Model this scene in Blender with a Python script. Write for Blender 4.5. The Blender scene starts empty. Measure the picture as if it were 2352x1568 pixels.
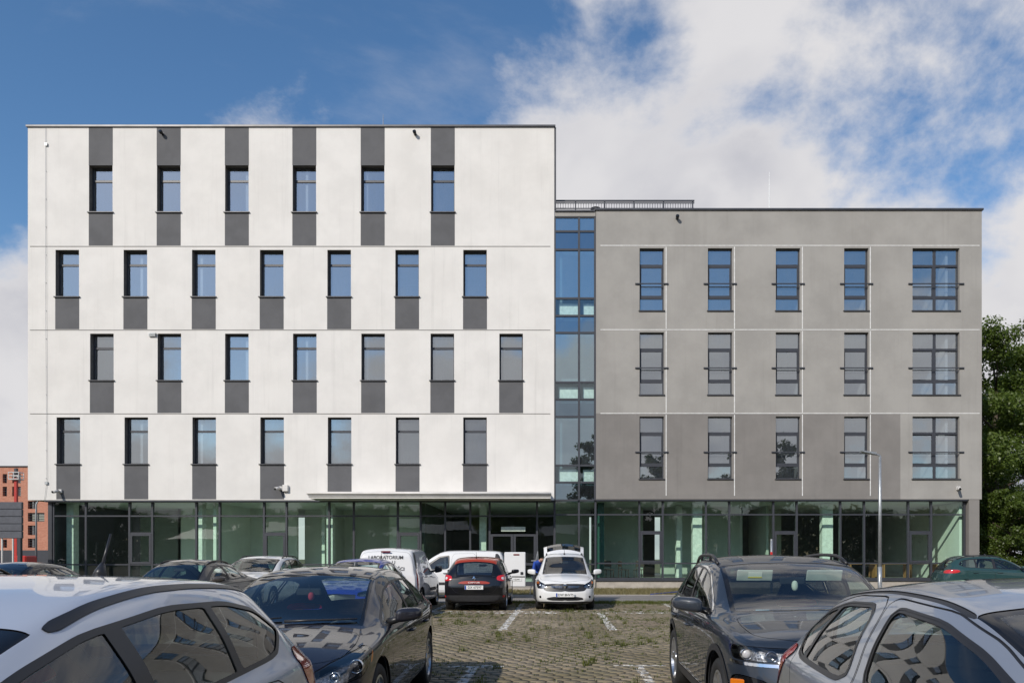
import bpy, math, random
import numpy as np
from mathutils import Vector, Matrix
random.seed(7); RNG = np.random.default_rng(7)
R = math.radians
SC = bpy.context.scene
COL = SC.collection

# ------------------------------------------------------------------ camera
H = 1.5
F_PX = 1725.0            # focal length in pixels of a 2352 px wide frame
VPX, VPY = 1280.0, 1281.0
cam_d = bpy.data.cameras.new('camera')
cam_d.sensor_width = 36.0
cam_d.lens = F_PX / 2352.0 * 36.0
cam_d.shift_x = -(VPX - 1176.0) / 2352.0
cam_d.shift_y = (VPY - 784.0) / 2352.0
cam_d.clip_start = 0.05; cam_d.clip_end = 4000
cam = bpy.data.objects.new('camera', cam_d)
cam.location = (0, 0, H); cam.rotation_euler = (R(90), 0, 0)
COL.objects.link(cam); SC.camera = cam

# ------------------------------------------------------------------ sun and sky
LDIR = Vector((0.62, 1.0, -0.78)).normalized()       # direction the sunlight travels
SUN_EL = math.asin(-LDIR.z)
SUN_AZ = math.atan2(-LDIR.x, -LDIR.y)                # azimuth of the sun from +Y towards +X
sun_d = bpy.data.lights.new('sun', 'SUN')
sun_d.energy = 3.6; sun_d.angle = R(0.6); sun_d.color = (1.0, 0.93, 0.83)
sun = bpy.data.objects.new('sun', sun_d)
sun.rotation_euler = LDIR.to_track_quat('-Z', 'Y').to_euler()
sun.location = (-20, -30, 40)
COL.objects.link(sun)

SC.view_settings.view_transform = 'Standard'
SC.view_settings.look = 'None'
SC.view_settings.exposure = 0.0
SC.view_settings.gamma = 1.0
SC.view_settings.use_curve_mapping = False
SC.cycles.max_bounces = 10
SC.cycles.transparent_max_bounces = 24
SC.cycles.glossy_bounces = 5
SC.cycles.transmission_bounces = 6
SC.cycles.diffuse_bounces = 3
SC.cycles.caustics_reflective = False
SC.cycles.caustics_refractive = False
SC.cycles.sample_clamp_indirect = 6.0

class NT:
    """small helper round a node tree"""
    def __init__(s, tree): s.t = tree; s.n = tree.nodes; s.l = tree.links
    def new(s, typ, **kw):
        n = s.n.new(typ)
        for k, v in kw.items():
            if k.startswith('i_'):
                key = k[2:]
                key = int(key) if key.isdigit() else key.replace('_', ' ')
                s.put(n.inputs[key], v)
            else: setattr(n, k, v)
        return n
    def put(s, sock, v):
        if hasattr(v, 'is_linked') or isinstance(v, bpy.types.NodeSocket): s.l.new(v, sock)
        else: sock.default_value = v
    def math(s, op, a, b=None, c=None, clamp=False):
        n = s.n.new('ShaderNodeMath'); n.operation = op; n.use_clamp = clamp
        s.put(n.inputs[0], a)
        if b is not None: s.put(n.inputs[1], b)
        if c is not None: s.put(n.inputs[2], c)
        return n.outputs[0]
    def mix(s, f, a, b, blend='MIX'):
        n = s.n.new('ShaderNodeMix'); n.data_type = 'RGBA'; n.blend_type = blend
        s.put(n.inputs[0], f); s.put(n.inputs[6], a); s.put(n.inputs[7], b)
        return n.outputs[2]
    def smooth(s, v, a, b, to0=0.0, to1=1.0):
        n = s.n.new('ShaderNodeMapRange'); n.interpolation_type = 'SMOOTHSTEP'
        s.put(n.inputs[0], v); n.inputs[1].default_value = a; n.inputs[2].default_value = b
        n.inputs[3].default_value = to0; n.inputs[4].default_value = to1
        return n.outputs[0]
    def noise(s, vec, scale, detail=4, rough=0.55, dist=0.0):
        n = s.n.new('ShaderNodeTexNoise')
        if vec is not None: s.put(n.inputs['Vector'], vec)
        n.inputs['Scale'].default_value = scale; n.inputs['Detail'].default_value = detail
        n.inputs['Roughness'].default_value = rough; n.inputs['Distortion'].default_value = dist
        return n.outputs[0]
    def mapping(s, vec, scale=(1, 1, 1), loc=(0, 0, 0), rot=(0, 0, 0)):
        n = s.n.new('ShaderNodeMapping'); s.put(n.inputs[0], vec)
        n.inputs['Scale'].default_value = scale; n.inputs['Location'].default_value = loc
        n.inputs['Rotation'].default_value = rot
        return n.outputs[0]

def build_world():
    w = bpy.data.worlds.new('World'); SC.world = w; w.use_nodes = True
    t = NT(w.node_tree); t.n.clear()
    sky = t.new('ShaderNodeTexSky', sky_type='NISHITA')
    sky.sun_disc = False; sky.sun_elevation = SUN_EL; sky.sun_rotation = SUN_AZ
    sky.air_density = 1.0; sky.dust_density = 0.3; sky.ozone_density = 1.6; sky.altitude = 200
    geo = t.new('ShaderNodeTexCoord')
    d = geo.outputs['Generated']
    sep = t.new('ShaderNodeSeparateXYZ'); t.put(sep.inputs[0], d)
    x, y, z = sep.outputs
    # deepen the blue a little, as through the dry air of the photograph
    hs = t.new('ShaderNodeHueSaturation'); hs.inputs['Saturation'].default_value = 1.2
    hs.inputs['Value'].default_value = 1.42; t.put(hs.inputs['Color'], sky.outputs[0])
    # clouds: billows wrapped over the vault, flattened towards the horizon
    zz = t.math('ADD', t.math('MAXIMUM', z, 0.0), 0.55)
    cx = t.math('DIVIDE', x, zz); cy = t.math('DIVIDE', y, zz)
    cmb = t.new('ShaderNodeCombineXYZ'); t.put(cmb.inputs[0], cx); t.put(cmb.inputs[1], cy)
    def field(off, det=8):
        p = t.mapping(cmb.outputs[0], loc=(CLOUD_OFF[0] + off[0], CLOUD_OFF[1] + off[1], 0))
        big = t.noise(p, 1.15, 2, 0.5, 0.0)
        fine = t.noise(p, 3.4, det, 0.60, 0.15)
        return t.math('ADD', t.math('MULTIPLY', big, 0.55), t.math('MULTIPLY', fine, 0.45))
    n1 = field((0, 0)); l1 = field((0, 0), 6); n2 = field((0.03, 0.08), 4)
    # a cloud front stands beyond the building to the right; low clouds lie along the horizon
    ahead = t.smooth(y, 0.0, 0.5)
    bias = t.math('MULTIPLY', t.math('MULTIPLY', t.smooth(x, -0.16, 0.30), ahead), 0.15)
    hor = t.math('MULTIPLY', t.smooth(z, 0.42, 0.20), 0.17)
    dens = t.math('ADD', n1, t.math('ADD', bias, hor))
    mask = t.smooth(dens, 0.565, 0.655)
    wn = t.noise(t.mapping(cmb.outputs[0], scale=(1.0, 2.0, 1), loc=(3, 1, 0), rot=(0, 0, 0.6)), 1.8, 8, 0.62, 0.5)
    wisp = t.math('MULTIPLY', t.smooth(wn, 0.50, 0.80), 0.30)
    mask = t.math('MAXIMUM', mask, wisp, clamp=True)
    thick = t.smooth(dens, 0.58, 0.84)
    lit = t.smooth(t.math('SUBTRACT', l1, n2), -0.05, 0.06)
    shade = t.math('MULTIPLY', thick, t.math('SUBTRACT', 1.0, t.math('MULTIPLY', lit, 0.9)), clamp=True)
    cc = t.mix(shade, (7.5, 7.4, 7.55, 1), (3.1, 3.3, 4.2, 1))
    col = t.mix(mask, hs.outputs[0], cc)
    bg = t.new('ShaderNodeBackground'); t.put(bg.inputs[0], col); bg.inputs[1].default_value = 0.10
    out = t.new('ShaderNodeOutputWorld'); t.l.new(bg.outputs[0], out.inputs[0])
CLOUD_OFF = (6.15, 1.13, 0.0)
build_world()

# ------------------------------------------------------------------ materials
MATS = {}
def principled(name, col, rough=0.5, metal=0.0, **kw):
    if name in MATS: return MATS[name]
    m = bpy.data.materials.new(name); m.use_nodes = True
    b = m.node_tree.nodes['Principled BSDF']
    b.inputs['Base Color'].default_value = (*col, 1)
    b.inputs['Roughness'].default_value = rough; b.inputs['Metallic'].default_value = metal
    for k, v in kw.items(): b.inputs[k.replace('_', ' ')].default_value = v
    MATS[name] = m
    return m

def plain(name, col, rough=0.6, metal=0.0, var=0.12, scale=6.0, bump=0.0, bscale=60.0, streak=0.0, coords='Object'):
    """matte surface with uneven colour, faint relief and (streak) rain marks"""
    if name in MATS: return MATS[name]
    m = bpy.data.materials.new(name); m.use_nodes = True; t = NT(m.node_tree)
    b = t.n['Principled BSDF']
    b.inputs['Roughness'].default_value = rough; b.inputs['Metallic'].default_value = metal
    tc = t.new('ShaderNodeTexCoord'); v = tc.outputs[coords]
    n = t.noise(v, scale, 5, 0.6)
    lo = tuple(c * (1 - var) for c in col) + (1,); hi = tuple(min(1, c * (1 + var)) for c in col) + (1,)
    c = t.mix(t.smooth(n, 0.3, 0.7), lo, hi)
    if streak:
        s1 = t.noise(t.mapping(v, scale=(2.2, 2.2, 0.10)), 1.6, 6, 0.62)
        s2 = t.noise(t.mapping(v, scale=(9.0, 9.0, 0.25)), 1.0, 4, 0.6)
        f = t.math('MULTIPLY', t.smooth(s1, 0.48, 0.76), t.smooth(s2, 0.3, 0.8))
        big = t.noise(v, 0.22, 3, 0.5)
        f = t.math('MULTIPLY', f, streak)
        c = t.mix(f, c, tuple(k * 0.62 for k in col) + (1,))
        c = t.mix(t.math('MULTIPLY', t.smooth(big, 0.35, 0.7), streak * 0.22), c, (col[0] * 0.8, col[1] * 0.76, col[2] * 0.7, 1))
    t.put(b.inputs['Base Color'], c)
    if bump:
        bn = t.new('ShaderNodeBump'); bn.inputs['Strength'].default_value = bump; bn.inputs['Distance'].default_value = 0.01
        t.put(bn.inputs['Height'], t.noise(v, bscale, 4, 0.6)); t.l.new(bn.outputs[0], b.inputs['Normal'])
    MATS[name] = m
    return m

def sheet_glass(name, tint, refl0, rough=0.0, reflcol=(1, 1, 1), wav=0.0, dust=0.0):
    """thin pane: tinted see-through plus a mirror layer that grows towards grazing angles"""
    if name in MATS: return MATS[name]
    m = bpy.data.materials.new(name); m.use_nodes = True; t = NT(m.node_tree); t.n.clear()
    tr = t.new('ShaderNodeBsdfTransparent'); tr.inputs[0].default_value = (*tint, 1)
    gl = t.new('ShaderNodeBsdfGlossy'); gl.inputs[0].default_value = (*reflcol, 1); gl.inputs['Roughness'].default_value = rough
    lw = t.new('ShaderNodeLayerWeight'); lw.inputs[0].default_value = 0.5
    fac = t.math('POWER', lw.outputs['Facing'], 4.0)
    f = t.math('ADD', t.math('MULTIPLY', fac, 1.0 - refl0), refl0, clamp=True)
    if wav:
        tc = t.new('ShaderNodeTexCoord')
        bn = t.new('ShaderNodeBump'); bn.inputs['Strength'].default_value = wav; bn.inputs['Distance'].default_value = 0.02
        t.put(bn.inputs['Height'], t.noise(tc.outputs['Object'], 1.1, 2, 0.5)); t.l.new(bn.outputs[0], gl.inputs['Normal'])
    mx = t.new('ShaderNodeMixShader'); t.put(mx.inputs[0], f); t.l.new(tr.outputs[0], mx.inputs[1]); t.l.new(gl.outputs[0], mx.inputs[2])
    fin = mx.outputs[0]
    if dust:  # thin dust layer, put in to grey the sky mirrored in the panes
        tc = t.new('ShaderNodeTexCoord'); df = t.new('ShaderNodeBsdfDiffuse'); df.inputs[0].default_value = (0.44, 0.50, 0.56, 1)
        n = t.noise(t.mapping(tc.outputs['Object'], scale=(3, 3, .8)), 2.0, 5, .6)
        md = t.new('ShaderNodeMixShader'); t.put(md.inputs[0], t.math('MULTIPLY', t.smooth(n, .25, .8, .55, 1.3), dust)); t.l.new(fin, md.inputs[1]); t.l.new(df.outputs[0], md.inputs[2]); fin = md.outputs[0]
    o = t.new('ShaderNodeOutputMaterial'); t.l.new(fin, o.inputs[0])
    MATS[name] = m
    return m

def car_paint(name, col, metal=0.0, rough=0.4, flake=0.0):
    if name in MATS: return MATS[name]
    m = bpy.data.materials.new(name); m.use_nodes = True; t = NT(m.node_tree)
    b = t.n['Principled BSDF']
    b.inputs['Metallic'].default_value = metal; b.inputs['Roughness'].default_value = rough
    b.inputs['Specular IOR Level'].default_value = 0.15; b.inputs['Coat Weight'].default_value = 1.0; b.inputs['Coat Roughness'].default_value = 0.02; b.inputs['Coat IOR'].default_value = 1.52
    tc = t.new('ShaderNodeTexCoord'); v = tc.outputs['Object']
    # road dust lies thin over the paint and thicker low down
    dn = t.noise(v, 3.0, 6, 0.65)
    dust = t.math('MULTIPLY', t.smooth(dn, 0.45, 0.85), 0.02)
    sep = t.new('ShaderNodeSeparateXYZ'); t.put(sep.inputs[0], v)
    low = t.math('MULTIPLY', t.smooth(sep.outputs[2], 0.50, 0.15), 0.10)
    f = t.math('ADD', dust, t.math('MULTIPLY', low, dn), clamp=True)
    c = t.mix(f, (*col, 1), (0.22, 0.20, 0.17, 1))
    t.put(b.inputs['Base Color'], c)
    t.put(b.inputs['Coat Roughness'], t.math('ADD', t.math('MULTIPLY', f, 0.10), 0.008))
    MATS[name] = m
    return m

M_FRAME = plain('anthracite_aluminium', (0.045, 0.048, 0.058), 0.42, 0.0, 0.08, 3)
M_RUBBER = plain('black_rubber', (0.018, 0.018, 0.018), 0.75, 0, 0.2, 9)
M_TRIM = principled('black_plastic_trim', (0.022, 0.022, 0.024), 0.38)
M_CLAD = plain('grey_black_plastic', (0.026, 0.026, 0.028), 0.55, 0, 0.15, 14)
M_GLOSSBLACK = principled('gloss_black', (0.008, 0.008, 0.009), 0.06)
M_CHROME = principled('chrome', (0.78, 0.79, 0.80), 0.08, 1.0)
M_ALLOY = principled('wheel_alloy', (0.52, 0.53, 0.55), 0.28, 0.9)
M_STEEL = plain('galvanised_steel', (0.42, 0.44, 0.45), 0.45, 0.7, 0.22, 30)
M_CABIN = plain('cabin_fabric', (0.035, 0.035, 0.038), 0.85, 0, 0.2, 12)
M_LINER = plain('headliner', (0.30, 0.30, 0.29), 0.9, 0, 0.08, 8)
M_WHITEP = principled('white_plate', (0.78, 0.78, 0.76), 0.4)
M_BLUEP = principled('plate_blue', (0.02, 0.07, 0.35), 0.4)
M_BLACKP = principled('plate_black', (0.01, 0.01, 0.01), 0.5)
M_CARGLASS = sheet_glass('car_glass', (0.76, 0.87, 0.83), 0.085, dust=0.004)
M_CARGLASS_DARK = sheet_glass('car_glass_privacy', (0.14, 0.15, 0.15), 0.12)
M_LENS = sheet_glass('lamp_lens', (0.93, 0.95, 0.97), 0.08)
M_RED = principled('tail_lamp_red', (0.55, 0.018, 0.020), 0.08, 0, Coat_Weight=1.0, Coat_Roughness=0.03)
M_AMBER = principled('indicator_amber', (0.65, 0.17, 0.01), 0.12, 0, Coat_Weight=1.0)
M_REFLECTOR = principled('lamp_reflector', (0.62, 0.63, 0.65), 0.16, 1.0)
M_LAMPIN = plain('lamp_inside', (0.30, 0.30, 0.31), 0.30, 0.85, 0.75, 38, 0.9, 45)
M_LAMPIN_DARK = plain('lamp_inside_dark', (0.035, 0.035, 0.04), 0.30, 0.5, 0.8, 38, 0.6, 45)
M_WHITE_LENS = principled('white_lamp', (0.75, 0.72, 0.72), 0.15, 0, Coat_Weight=1.0)

# ------------------------------------------------------------------ mesh helpers
def link(o, parent=None):
    COL.objects.link(o)
    if parent is not None: o.parent = parent
    return o

def tag(o, label=None, category=None, group=None, kind=None):
    if label: o['label'] = label
    if category: o['category'] = category
    if group: o['group'] = group
    if kind: o['kind'] = kind
    return o

def empty(name, loc=(0, 0, 0), rz=0.0):
    o = bpy.data.objects.new(name, None); o.location = loc; o.rotation_euler = (0, 0, rz)
    o.empty_display_size = 0.2
    return link(o)

class MB:
    """collects verts and faces; build() links them as one mesh object"""
    def __init__(s): s.v = []; s.f = []
    def add(s, vs, fs):
        k = len(s.v); s.v += [tuple(p) for p in vs]; s.f += [tuple(i + k for i in f) for f in fs]; return s
    def box(s, x0, x1, y0, y1, z0, z1):
        return s.add([(x0, y0, z0), (x1, y0, z0), (x1, y1, z0), (x0, y1, z0), (x0, y0, z1), (x1, y0, z1), (x1, y1, z1), (x0, y1, z1)],
                     [(0, 3, 2, 1), (4, 5, 6, 7), (0, 1, 5, 4), (1, 2, 6, 5), (2, 3, 7, 6), (3, 0, 4, 7)])
    def rbox(s, x0, x1, y0, y1, z0, z1, b):
        """box with chamfered edges"""
        xs = (x0, x0 + b, x1 - b, x1); ys = (y0, y0 + b, y1 - b, y1); zs = (z0, z0 + b, z1 - b, z1)
        V = []; idx = {}
        for X in (0, 1):
            for Y in (0, 1):
                for Z in (0, 1):
                    for ax in range(3):
                        c = [X, Y, Z]
                        p = [(xs[0] if X == 0 else xs[3]) if ax == 0 else (xs[1] if X == 0 else xs[2]),
                             (ys[0] if Y == 0 else ys[3]) if ax == 1 else (ys[1] if Y == 0 else ys[2]),
                             (zs[0] if Z == 0 else zs[3]) if ax == 2 else (zs[1] if Z == 0 else zs[2])]
                        idx[(X, Y, Z, ax)] = len(V); V.append(p)
        Fc = []
        for ax in range(3):
            a, c2 = [k for k in range(3) if k != ax]
            for side in (0, 1):
                q = []
                for u, w in ((0, 0), (1, 0), (1, 1), (0, 1)):
                    k = [0, 0, 0]; k[ax] = side; k[a] = u; k[c2] = w
                    q.append(idx[(*k, ax)])
                Fc.append(q)
            for u in (0, 1):
                for w in (0, 1):
                    k0 = [0, 0, 0]; k0[a] = u; k0[c2] = w; k0[ax] = 0
                    k1 = list(k0); k1[ax] = 1
                    Fc.append([idx[(*k0, a)], idx[(*k1, a)], idx[(*k1, c2)], idx[(*k0, c2)]])
        for X in (0, 1):
            for Y in (0, 1):
                for Z in (0, 1):
                    Fc.append([idx[(X, Y, Z, 0)], idx[(X, Y, Z, 1)], idx[(X, Y, Z, 2)]])
        cen = np.array([(x0 + x1) / 2, (y0 + y1) / 2, (z0 + z1) / 2]); VV = np.array(V)
        out = []
        for f in Fc:
            n = np.cross(VV[f[1]] - VV[f[0]], VV[f[2]] - VV[f[0]])
            out.append(f if np.dot(n, VV[f].mean(0) - cen) > 0 else f[::-1])
        return s.add(V, out)
    def tube(s, pts, r, n=8, cap=True):
        pts = [Vector(p) for p in pts]; rr = r if hasattr(r, '__len__') else [r] * len(pts)
        base = len(s.v); ref = None
        for i, p in enumerate(pts):
            d = (pts[min(i + 1, len(pts) - 1)] - pts[max(i - 1, 0)]).normalized()
            if ref is None: ref = Vector((0, 0, 1)) if abs(d.z) < 0.9 else Vector((1, 0, 0))
            a = d.cross(ref).normalized(); b = a.cross(d).normalized(); ref = b
            for k in range(n):
                t = 2 * math.pi * k / n
                s.v.append(tuple(p + (a * math.cos(t) + b * math.sin(t)) * rr[i]))
        for i in range(len(pts) - 1):
            for k in range(n):
                k2 = (k + 1) % n
                s.f.append((base + i * n + k, base + i * n + k2, base + (i + 1) * n + k2, base + (i + 1) * n + k))
        if cap:
            s.f.append(tuple(base + k for k in range(n))[::-1])
            s.f.append(tuple(base + (len(pts) - 1) * n + k for k in range(n)))
        return s
    def lathe(s, prof, n=24, axis='z', c=(0, 0, 0)):
        """prof: (radius, height) pairs turned round an axis through c"""
        base = len(s.v)
        for (r, h) in prof:
            for k in range(n):
                t = 2 * math.pi * k / n; u, w = r * math.cos(t), r * math.sin(t)
                p = {'z': (u, w, h), 'y': (u, h, w), 'x': (h, u, w)}[axis]
                s.v.append((p[0] + c[0], p[1] + c[1], p[2] + c[2]))
        for i in range(len(prof) - 1):
            for k in range(n):
                k2 = (k + 1) % n
                s.f.append((base + i * n + k, base + i * n + k2, base + (i + 1) * n + k2, base + (i + 1) * n + k))
        return s
    def mesh(s, name, mat, smooth=False):
        me = bpy.data.meshes.new(name); me.from_pydata(s.v, [], s.f)
        if mat is not None: me.materials.append(mat)
        me.update()
        if smooth: me.polygons.foreach_set('use_smooth', [True] * len(me.polygons))
        return me
    def build(s, name, mat, parent=None, smooth=False, loc=None):
        o = bpy.data.objects.new(name, s.mesh(name, mat, smooth))
        if loc: o.location = loc
        return link(o, parent)

def inst(name, me, parent=None, loc=(0, 0, 0), rot=(0, 0, 0)):
    o = bpy.data.objects.new(name, me); o.location = loc; o.rotation_euler = rot
    return link(o, parent)

def np_mesh(name, V, T, mat, Nn=None, smooth=True):
    """mesh from numpy arrays of vertices and triangles (or quads)"""
    V = np.asarray(V, np.float32); T = np.asarray(T, np.int32)
    k = T.shape[1]
    me = bpy.data.meshes.new(name)
    me.vertices.add(len(V)); me.vertices.foreach_set('co', V.ravel())
    me.loops.add(T.size); me.loops.foreach_set('vertex_index', T.ravel())
    me.polygons.add(len(T)); me.polygons.foreach_set('loop_start', np.arange(0, T.size, k, dtype=np.int32))
    me.polygons.foreach_set('loop_total', np.full(len(T), k, np.int32))
    me.update(calc_edges=True); me.validate()
    if smooth: me.polygons.foreach_set('use_smooth', np.ones(len(me.polygons), bool))
    if Nn is not None and len(me.vertices) == len(Nn):
        me.normals_split_custom_set_from_vertices(np.asarray(Nn, np.float32).tolist())
    if mat is not None: me.materials.append(mat)
    return me

def text_mesh(body, size, mat, name='lettering', bold=0.0, sx=1.0):
    """flat lettering in the XZ plane facing -Y, centred on its origin"""
    cu = bpy.data.curves.new('t', 'FONT'); cu.body = body; cu.size = size
    cu.align_x = 'CENTER'; cu.align_y = 'CENTER'; cu.offset = bold; cu.resolution_u = 3
    o = bpy.data.objects.new('t', cu); COL.objects.link(o)
    bpy.context.view_layer.update()
    me = bpy.data.meshes.new_from_object(o.evaluated_get(bpy.context.evaluated_depsgraph_get()))
    bpy.data.objects.remove(o); bpy.data.curves.remove(cu)
    me.transform(Matrix.Rotation(R(90), 4, 'X') @ Matrix.Diagonal((sx, 1, 1, 1)))
    me.name = name; me.materials.clear(); me.materials.append(mat)
    return me
# ================================================================== the office building
FY = 36.0                                   # distance of the facade from the camera
S_F = F_PX / FY                             # pixels per metre there
fx = lambda u: (u - VPX) / S_F              # metres from survey marks taken on the facade
fz = lambda v: H - (v - VPY) / S_F

M_WHITE_R = plain('white_render', (0.735, 0.715, 0.682), 0.85, 0, 0.045, 0.8, 0.25, 55, 0.40)
M_DARK_R = plain('charcoal_render', (0.105, 0.106, 0.112), 0.8, 0, 0.10, 1.2, 0.25, 55, 0.15)
M_GREY_R = plain('grey_render', (0.335, 0.322, 0.300), 0.85, 0, 0.09, 0.6, 0.25, 55, 0.40)
M_GREY_R2 = plain('taupe_render', (0.222, 0.209, 0.196), 0.85, 0, 0.10, 0.6, 0.25, 55, 0.45)
M_COPING = plain('coping_metal', (0.075, 0.075, 0.08), 0.4, 0.4, 0.15, 2)
M_REVEAL = plain('grey_reveal', (0.20, 0.19, 0.18), 0.8)
M_GROOVE = plain('joint_profile_dark', (0.10, 0.095, 0.09), 0.8)
M_PROFILE = plain('joint_profile_white', (0.72, 0.72, 0.70), 0.6)
M_PLINTH = plain('concrete_plinth', (0.42, 0.38, 0.33), 0.9, 0, 0.15, 2.5, 0.3, 40, 0.3)
M_SILVERW = plain('canopy_white_metal', (0.66, 0.64, 0.61), 0.5, 0, 0.08, 2)
M_WIN = sheet_glass('window_glass', (0.68, 0.72, 0.73), 0.38, 0.0, (0.90, 0.95, 0.98), 0.05, 0.07)
M_STAIRGLASS = sheet_glass('stair_tower_glass', (0.36, 0.50, 0.52), 0.40, 0.0, (0.75, 0.93, 1.0), 0.06, 0.06)
M_SPANDREL = sheet_glass('spandrel_glass', (0.05, 0.10, 0.13), 0.30, 0.0, (0.66, 0.86, 1.0), 0.06, 0.03)
M_SHOP = sheet_glass('green_float_glass', (0.81, 0.98, 0.88), 0.085, 0.0, (1, 1, 1), 0.06, 0.006)
M_INT_WALL = plain('interior_plaster', (0.80, 0.81, 0.78), 0.9, 0, 0.05, 1)
M_STOREY = plain('upper_room_plaster', (0.54, 0.59, 0.63), 0.9, 0, 0.08, 1)
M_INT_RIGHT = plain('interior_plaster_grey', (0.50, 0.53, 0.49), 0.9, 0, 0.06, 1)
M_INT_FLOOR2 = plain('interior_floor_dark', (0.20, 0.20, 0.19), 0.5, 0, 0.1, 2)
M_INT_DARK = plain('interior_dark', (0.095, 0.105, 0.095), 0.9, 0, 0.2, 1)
M_INT_FLOOR = plain('interior_floor', (0.48, 0.48, 0.45), 0.5, 0, 0.1, 2)
M_COLUMN = plain('white_column', (0.80, 0.80, 0.78), 0.8)
M_BLIND = plain('white_blind', (0.80, 0.80, 0.78), 0.8)

def wall_sheet(x0, x1, z0, z1, holes, y, depth, mb=None):
    """a wall face with openings and the reveals of those openings"""
    m = mb or MB()
    xs = sorted({x0, x1} | {h[0] for h in holes} | {h[1] for h in holes}); zs = sorted({z0, z1} | {h[2] for h in holes} | {h[3] for h in holes})
    xs = [x for x in xs if x0 <= x <= x1]; zs = [z for z in zs if z0 <= z <= z1]
    idx = {}
    def vert(i, k):
        if (i, k) not in idx: idx[(i, k)] = len(m.v); m.v.append((xs[i], y, zs[k]))
        return idx[(i, k)]
    for i in range(len(xs) - 1):
        for k in range(len(zs) - 1):
            cx, cz = (xs[i] + xs[i + 1]) / 2, (zs[k] + zs[k + 1]) / 2
            if any(a < cx < b and c < cz < d for a, b, c, d in holes): continue
            m.f.append((vert(i, k), vert(i + 1, k), vert(i + 1, k + 1), vert(i, k + 1)))
    return m

def reveal(a, b, c, d, y, depth, m):
    k = len(m.v)
    for yy in (y, y + depth): m.v += [(a, yy, c), (b, yy, c), (b, yy, d), (a, yy, d)]
    m.f += [(k, k + 4, k + 5, k + 1), (k + 1, k + 5, k + 6, k + 2), (k + 2, k + 6, k + 7, k + 3), (k + 3, k + 7, k + 4, k)]

def block(root, name, mat, x0, x1, z0, z1, holes, depth_y, rev, rev_mat, wall_parts=None):
    """outer walls of one building volume: front sheet with openings, sides, back, roof, underside"""
    y0, y1 = FY, FY + depth_y
    if wall_parts is None: wall_parts = [(z0, z1, mat)]
    for (za, zb, mt, *xx) in wall_parts:
        hs = [h for h in holes if h[2] >= za - 1e-6 and h[3] <= zb + 1e-6]
        if xx:
            hs = [h for h in hs if h[0] >= xx[0] - .01 and h[1] <= xx[1] + .01]
            wall_sheet(xx[0], xx[1], za, zb, hs, y0, rev).build(name, mt, root); continue
        m = wall_sheet(x0, x1, za, zb, hs, y0, rev)
        k = len(m.v); m.v += [(x0, y0, za), (x0, y1, za), (x0, y1, zb), (x0, y0, zb), (x1, y0, za), (x1, y1, za), (x1, y1, zb), (x1, y0, zb)]
        m.f += [(k, k + 3, k + 2, k + 1), (k + 4, k + 5, k + 6, k + 7), (k + 1, k + 2, k + 6, k + 5)]
        m.build(name, mt, root)
    for h in holes:
        r = MB(); reveal(*h, y0, rev, r); r.build('window_reveal', rev_mat, root)
    rf = MB(); rf.box(x0 + .05, x1 - .05, y0 + .05, y1 - .05, z1 - .35, z1 - .06); rf.build('roof', M_COPING, root)
    un = MB(); un.box(x0 + .004, x1 - .004, y0 + .004, y1 - .004, z0 + .003, z0 + .12); un.build('soffit', mat, root)

def frame_mesh(name, w, h, bars, t=.055, d=.07, mat=None):
    """window frame: outer bars plus inner bars given as (x0, x1, z0, z1); origin bottom left, front face at y = 0"""
    m = MB()
    m.box(0, t, 0, d, 0, h); m.box(w - t, w, 0, d, 0, h); m.box(t, w - t, 0, d, 0, t); m.box(t, w - t, 0, d, h - t, h)
    for (a, b, c, e) in bars: m.box(a, b, -.006, d, c, e)
    return m.mesh(name, mat or M_FRAME)

_pane = {}
def pane_mesh(w, h, mat):
    k = (round(w, 3), round(h, 3), mat.name)
    if k not in _pane:
        m = MB(); m.add([(0, 0, 0), (w, 0, 0), (w, 0, h), (0, 0, h)], [(0, 1, 2, 3)]); _pane[k] = m.mesh('pane', mat)
    return _pane[k]
def pane(parent, x, y, z, w, h, mat, tilt=.0035):
    return inst('pane', pane_mesh(w, h, mat), parent, (x, y, z), (random.gauss(0, tilt), 0, random.gauss(0, tilt)))

def casement_white(root, u0, u1, v0, v1, me_cache={}):
    """tall window with a fanlight: frame > panes, sill"""
    x0, z0 = fx(u0), fz(v1); w, h = fx(u1) - x0, fz(v0) - z0
    if 'f' not in me_cache:
        me_cache['w'], me_cache['h'] = fx(54) - fx(0), fz(0) - fz(107)
        W, Hh = me_cache['w'], me_cache['h']; zt = Hh * .69
        me_cache['f'] = frame_mesh('window', W, Hh, [(.055, W - .055, zt, zt + .10)], .06, .07)
        s = MB(); s.rbox(-.06, W + .06, -.34, .02, -.05, .0, .008); me_cache['s'] = s.mesh('sill', M_COPING)
    W, Hh = me_cache['w'], me_cache['h']; zt = Hh * .69
    x0 = (fx(u0) + fx(u1)) / 2 - W / 2
    o = inst('window', me_cache['f'], root, (x0, FY + .26, z0))
    pane(o, .06, .03, .06, W - .12, zt - .06, M_WIN); pane(o, .06, .03, zt + .10, W - .12, Hh - zt - .16, M_WIN)
    inst('sill', me_cache['s'], o)
    return (x0, x0 + W, z0, z0 + Hh)

ROWS_W = [  # survey marks of the white front: window left/right, top/bottom, charcoal fields below and above
    ([(205, 258), (361, 414), (517, 571), (672, 726), (829, 883), (990, 1044)], 380, 487, 565, True),
    ([(128, 181), (284, 338), (441, 495), (597, 651), (752, 806), (908, 962), (1064, 1118)], 572, 681, 757, False),
    ([(207, 261), (362, 416), (517, 571), (673, 727), (830, 884), (989, 1043), (1147, 1201)], 765, 873, 949, False),
    ([(130, 184), (286, 340), (442, 496), (598, 652), (753, 807), (909, 963), (1064, 1118)], 957, 1065, 1147, False)]

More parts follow.
